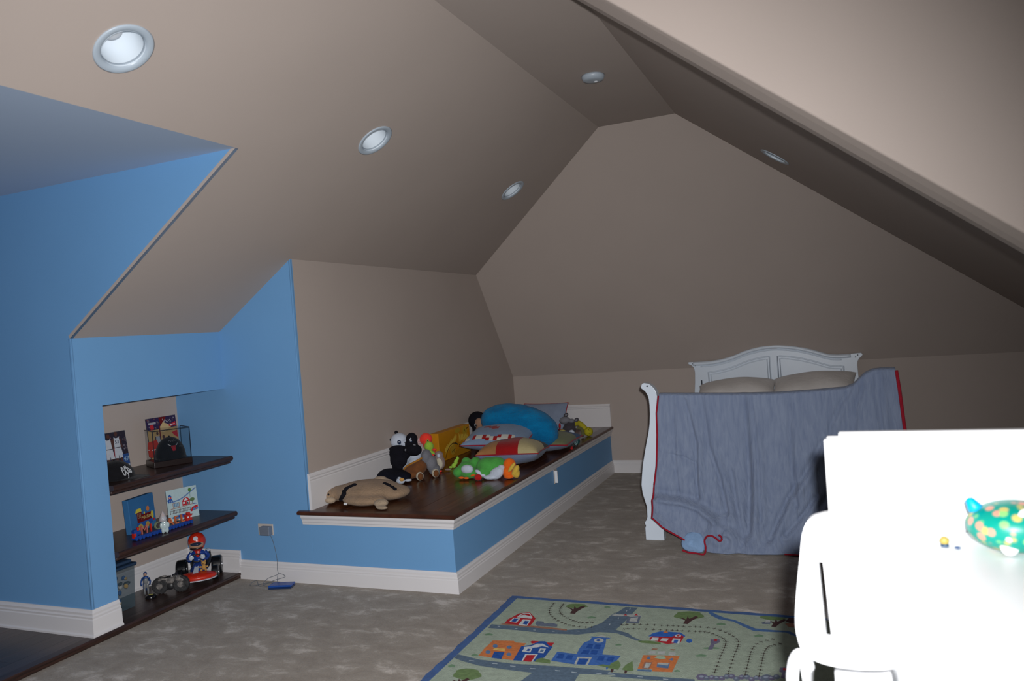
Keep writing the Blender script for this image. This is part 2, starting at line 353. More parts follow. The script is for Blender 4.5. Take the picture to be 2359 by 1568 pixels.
# ------------------------------------------------------------------ built-in window-seat style platform
pf = thing('play_platform', 'long low blue platform with dark wooden top along the taupe wall', 'platform', (XP, Y1, 0))
bm = B(); box(bm, X2, XP, Y1+.0005, Y2, 0, .448); obj('blue_panel', bm, BLUE, pf)
bm = B(); sweep(bm, BBP, [(XK+.036, Y1), (XP, Y1), (XP, Y2)]); obj('baseboard', bm, TRIM, pf)
MLD = [(0, .384), (.010, .384), (.012, .398), (.016, .402), (.018, .418), (.026, .430), (.028, .436), (.028, .4475), (0, .4475)]
bm = B(); sweep(bm, MLD, [(X2-.055, Y1), (XP, Y1), (XP, Y2)]); obj('crown_moulding', bm, TRIM, pf)
BP = [(-.055, .448), (.024, .448), (.034, .452), (.038, .461), (.034, .470), (.026, ZP), (-.055, ZP)]
bm = B(); sweep(bm, BP, [(X2-.075, Y1), (XP, Y1), (XP, Y2)]); obj('nosing', bm, WOODE, pf)
bm = B(); box(bm, X2, XP-.05, Y1+.05, Y2, .448, ZP-.008); obj('subtop', bm, WOODE, pf)
x = X2
while x < XP-.06:
    x1 = min(x+.127, XP-.0555)
    if XP-.0555-x1 < .03: x1 = XP-.0555
    ys = [Y1+.0555]; y = Y1+random.uniform(.6, 1.5)
    while y < Y2-.5: ys.append(y); y += random.uniform(.8, 1.5)
    ys.append(Y2)
    for a_, b_ in zip(ys, ys[1:]):
        bm = B(); box(bm, x+.0008, x1-.0008, a_+.0008, b_-.0008, ZP-.010, ZP-.0004*random.random()); obj('plank', bm, WOOD, pf, bevel=.0008)
    x = x1
BSP = [(0, ZP), (.020, ZP), (.020, ZP+.182), (.016, ZP+.188), (.021, ZP+.198), (.017, ZP+.206), (.022, ZP+.216), (.014, ZP+.226), (.010, ZP+.236), (0, ZP+.236)]
bm = B(); sweep(bm, BSP, [(X2, Y1+.004), (X2, Y2), (XP+.02, Y2)]); struct('trim_4', bm, TRIM)
# ------------------------------------------------------------------ shelves in the recess
for zt, lab in ((.835, 'upper dark wooden shelf holding the framed cap and basketball photos'), (.457, 'middle dark wooden shelf holding the train picture and toy train')):
    s = thing('wall_shelf', lab, 'shelf', (XK, 3.5, zt-.03))
    bm = B(); pr = [(0, zt-.034), (.030, zt-.034), (.040, zt-.030), (.046, zt-.018), (.043, zt-.006), (.036, zt), (0, zt)]
    prism(bm, [(XN, zt-.034), (XN, zt)] + [(XK-.01+d, z) for d, z in pr[::-1][:-1]], lambda x, z: (x, OY0+.001, z), lambda x, z: (x, Y1-.001, z)); obj('board', bm, SHELFW, s)
    bm = B(); box(bm, XK-.03, XK+.012, OY0+.001, Y1-.001, zt-.052, zt-.034); obj('moulding', bm, SHELFW, s, bevel=.006)
# ------------------------------------------------------------------ ceiling lights, smoke alarm, outlets
def downlight(x, y, zf, nx, lab, side):
    z = zf(x); N = Vector((nx, 0, -1)).normalized() if side == 'L' else Vector((-nx, 0, -1)).normalized()   # into the room
    t = thing('recessed_light', lab, 'ceiling light', (x, y, z), 'recessed ceiling lights')
    K_ = 1.13; RG = mat('light_ring_enamel', (.38, .45, .52), .35, .4, var=.02)
    bm = B(); lathe(bm, [(a_*K_, b_*K_) for a_, b_ in [(.098, 0), (.100, .003), (.094, .006), (.080, .005), (.074, .001), (.069, -.010), (.072, -.012), (.078, -.002)]], (x, y, z), N, 48, cap=False); obj('trim_ring', bm, RG, t, smooth=True)
    bm = B(); lathe(bm, [(a_*K_, b_*K_) for a_, b_ in [(.072, .001), (.071, -.02), (.071, -.14), (.060, -.155), (.02, -.158)]], (x, y, z), N, 48, cap=True); 
    o = obj('can', bm, mat('can_white', (.70, .78, .85), .4, .4, var=.02), t, smooth=True)
    # drop the cap face at the mouth so the can is open
    me = o.data; bm2 = B(); bm2.from_mesh(me)
    big = max((f for f in bm2.faces if len(f.verts) > 10), key=lambda f: f.calc_area()); bm2.faces.remove(big); bm2.to_mesh(me); bm2.free()
    bm = B(); lathe(bm, [(.012, -.157), (.024, -.14), (.042, -.115), (.045, -.10), (.036, -.085), (.015, -.078), (.0, -.077)], (x, y, z), N, 32); obj('bulb', bm, mat('frosted_bulb', (.45, .47, .5), .3, .5, var=.02), t, smooth=True)
labs = ['round recessed light nearest the dormer, largest of those on the left slope', 'round recessed light in the middle of the left slope', 'round recessed light at the far end of the left slope, beside the end wall']
for (x, y), l in zip(LITL, labs): downlight(x, y, zl, ML, l, 'L')
downlight(*LITR[0], zr, MR, 'recessed light seen edge-on in the right-hand slope above the bed', 'R')
t = thing('smoke_alarm', 'small round white smoke alarm on the flat strip of ceiling', 'smoke alarm', (-1.313, 4.845, ZC))
bm = B(); lathe(bm, [(.075, 0), (.075, -.012), (.066, -.030), (.040, -.036), (0, -.037)], (-1.313, 4.845, ZC), (0, 0, 1), 40); obj('cover', bm, mat('alarm_plastic', (.36, .42, .48), .4, .4, var=.02), t, smooth=True)
bm = B(); lathe(bm, [(.012, -.034), (.012, -.040), (0, -.041)], (-1.300, 4.86, ZC), (0, 0, 1), 16); obj('test_button', bm, PLASTW, t)
CREAM = mat('cream_plate', (.50, .46, .42), .4, .4, var=.02)
t = thing('wall_outlet', 'cream horizontal outlet plate on the blue wall beside the shelves', 'outlet', (-3.556, Y1, .340))
bm = B(); box(bm, -3.618, -3.494, Y1-.006, Y1, .302, .376); obj('cover_plate', bm, CREAM, t, bevel=.002)
for xx in (-3.596, -3.546):
    bm = B(); box(bm, xx, xx+.034, Y1-.009, Y1-.004, .322, .356); obj('socket', bm, PLASTW, t, bevel=.003)
t = thing('power_adapter', 'grey power adapter plugged into the outlet beside the shelves', 'charger', (-3.53, Y1-.03, .34))
GP = pl('grey_plastic', (.15, .18, .23)); 
bm = B(); box(bm, -3.576, -3.497, Y1-.046, Y1-.0075, .308, .366); obj('adapter_body', bm, GP, t, bevel=.005)
CORD = pl('thin_grey_cord', (.10, .12, .15), .5)
pts = catmull([(-3.495, Y1-.035, .314), (-3.478, Y1-.03, .26), (-3.46, Y1-.03, .16), (-3.462, Y1-.032, .085), (-3.455, Y1-.04, .055), (-3.51, Y1-.07, .035), (-3.53, Y1-.10, .006), (-3.47, Y1-.13, .006), (-3.42, Y1-.10, .02), (-3.44, Y1-.05, .062), (-3.39, Y1-.045, .045), (-3.45, Y1-.09, .03), (-3.52, Y1-.14, .005), (-3.60, Y1-.08, .02), (-3.62, Y1-.12, .004), (-3.56, Y1-.15, .010), (-3.45, Y1-.13, .03), (-3.38, Y1-.10, .008), (-3.34, Y1-.11, .006), (-3.325, Y1-.135, .006)], 8)
bm = B(); tube(bm, pts, .0016, 6); obj('cord', bm, CORD, t, smooth=True)
t = thing('handheld_console', 'closed blue handheld game console lying on the carpet by the baseboard', 'game console', (-3.36, 3.91, 0))
bm = B(); box(bm, -3.436, -3.282, 3.868, 3.944, .002, .0125, .30); obj('base_shell', bm, pl('dark_blue_plastic', (.01, .03, .10)), t, bevel=.004)
bm = B(); box(bm, -3.436, -3.282, 3.868, 3.944, .0135, .026, .30); obj('lid', bm, pl('blue_plastic', (.015, .07, .32), .25), t, bevel=.005)
t = thing('wall_outlet', 'cream outlet plate with a white edge on the blue side of the platform', 'outlet', (XP, 5.866, .323))
bm = B(); box(bm, XP, XP+.006, 5.83, 5.90, .265, .380); obj('cover_plate', bm, CREAM, t, bevel=.002)
bm = B(); box(bm, XP+.006, XP+.030, 5.835, 5.85, .272, .372); obj('night_light', bm, PLASTW, t, bevel=.003)
for zz in (.29, .33):
    bm = B(); box(bm, XP+.005, XP+.009, 5.862, 5.888, zz, zz+.028); obj('socket', bm, PLASTW, t, bevel=.002)
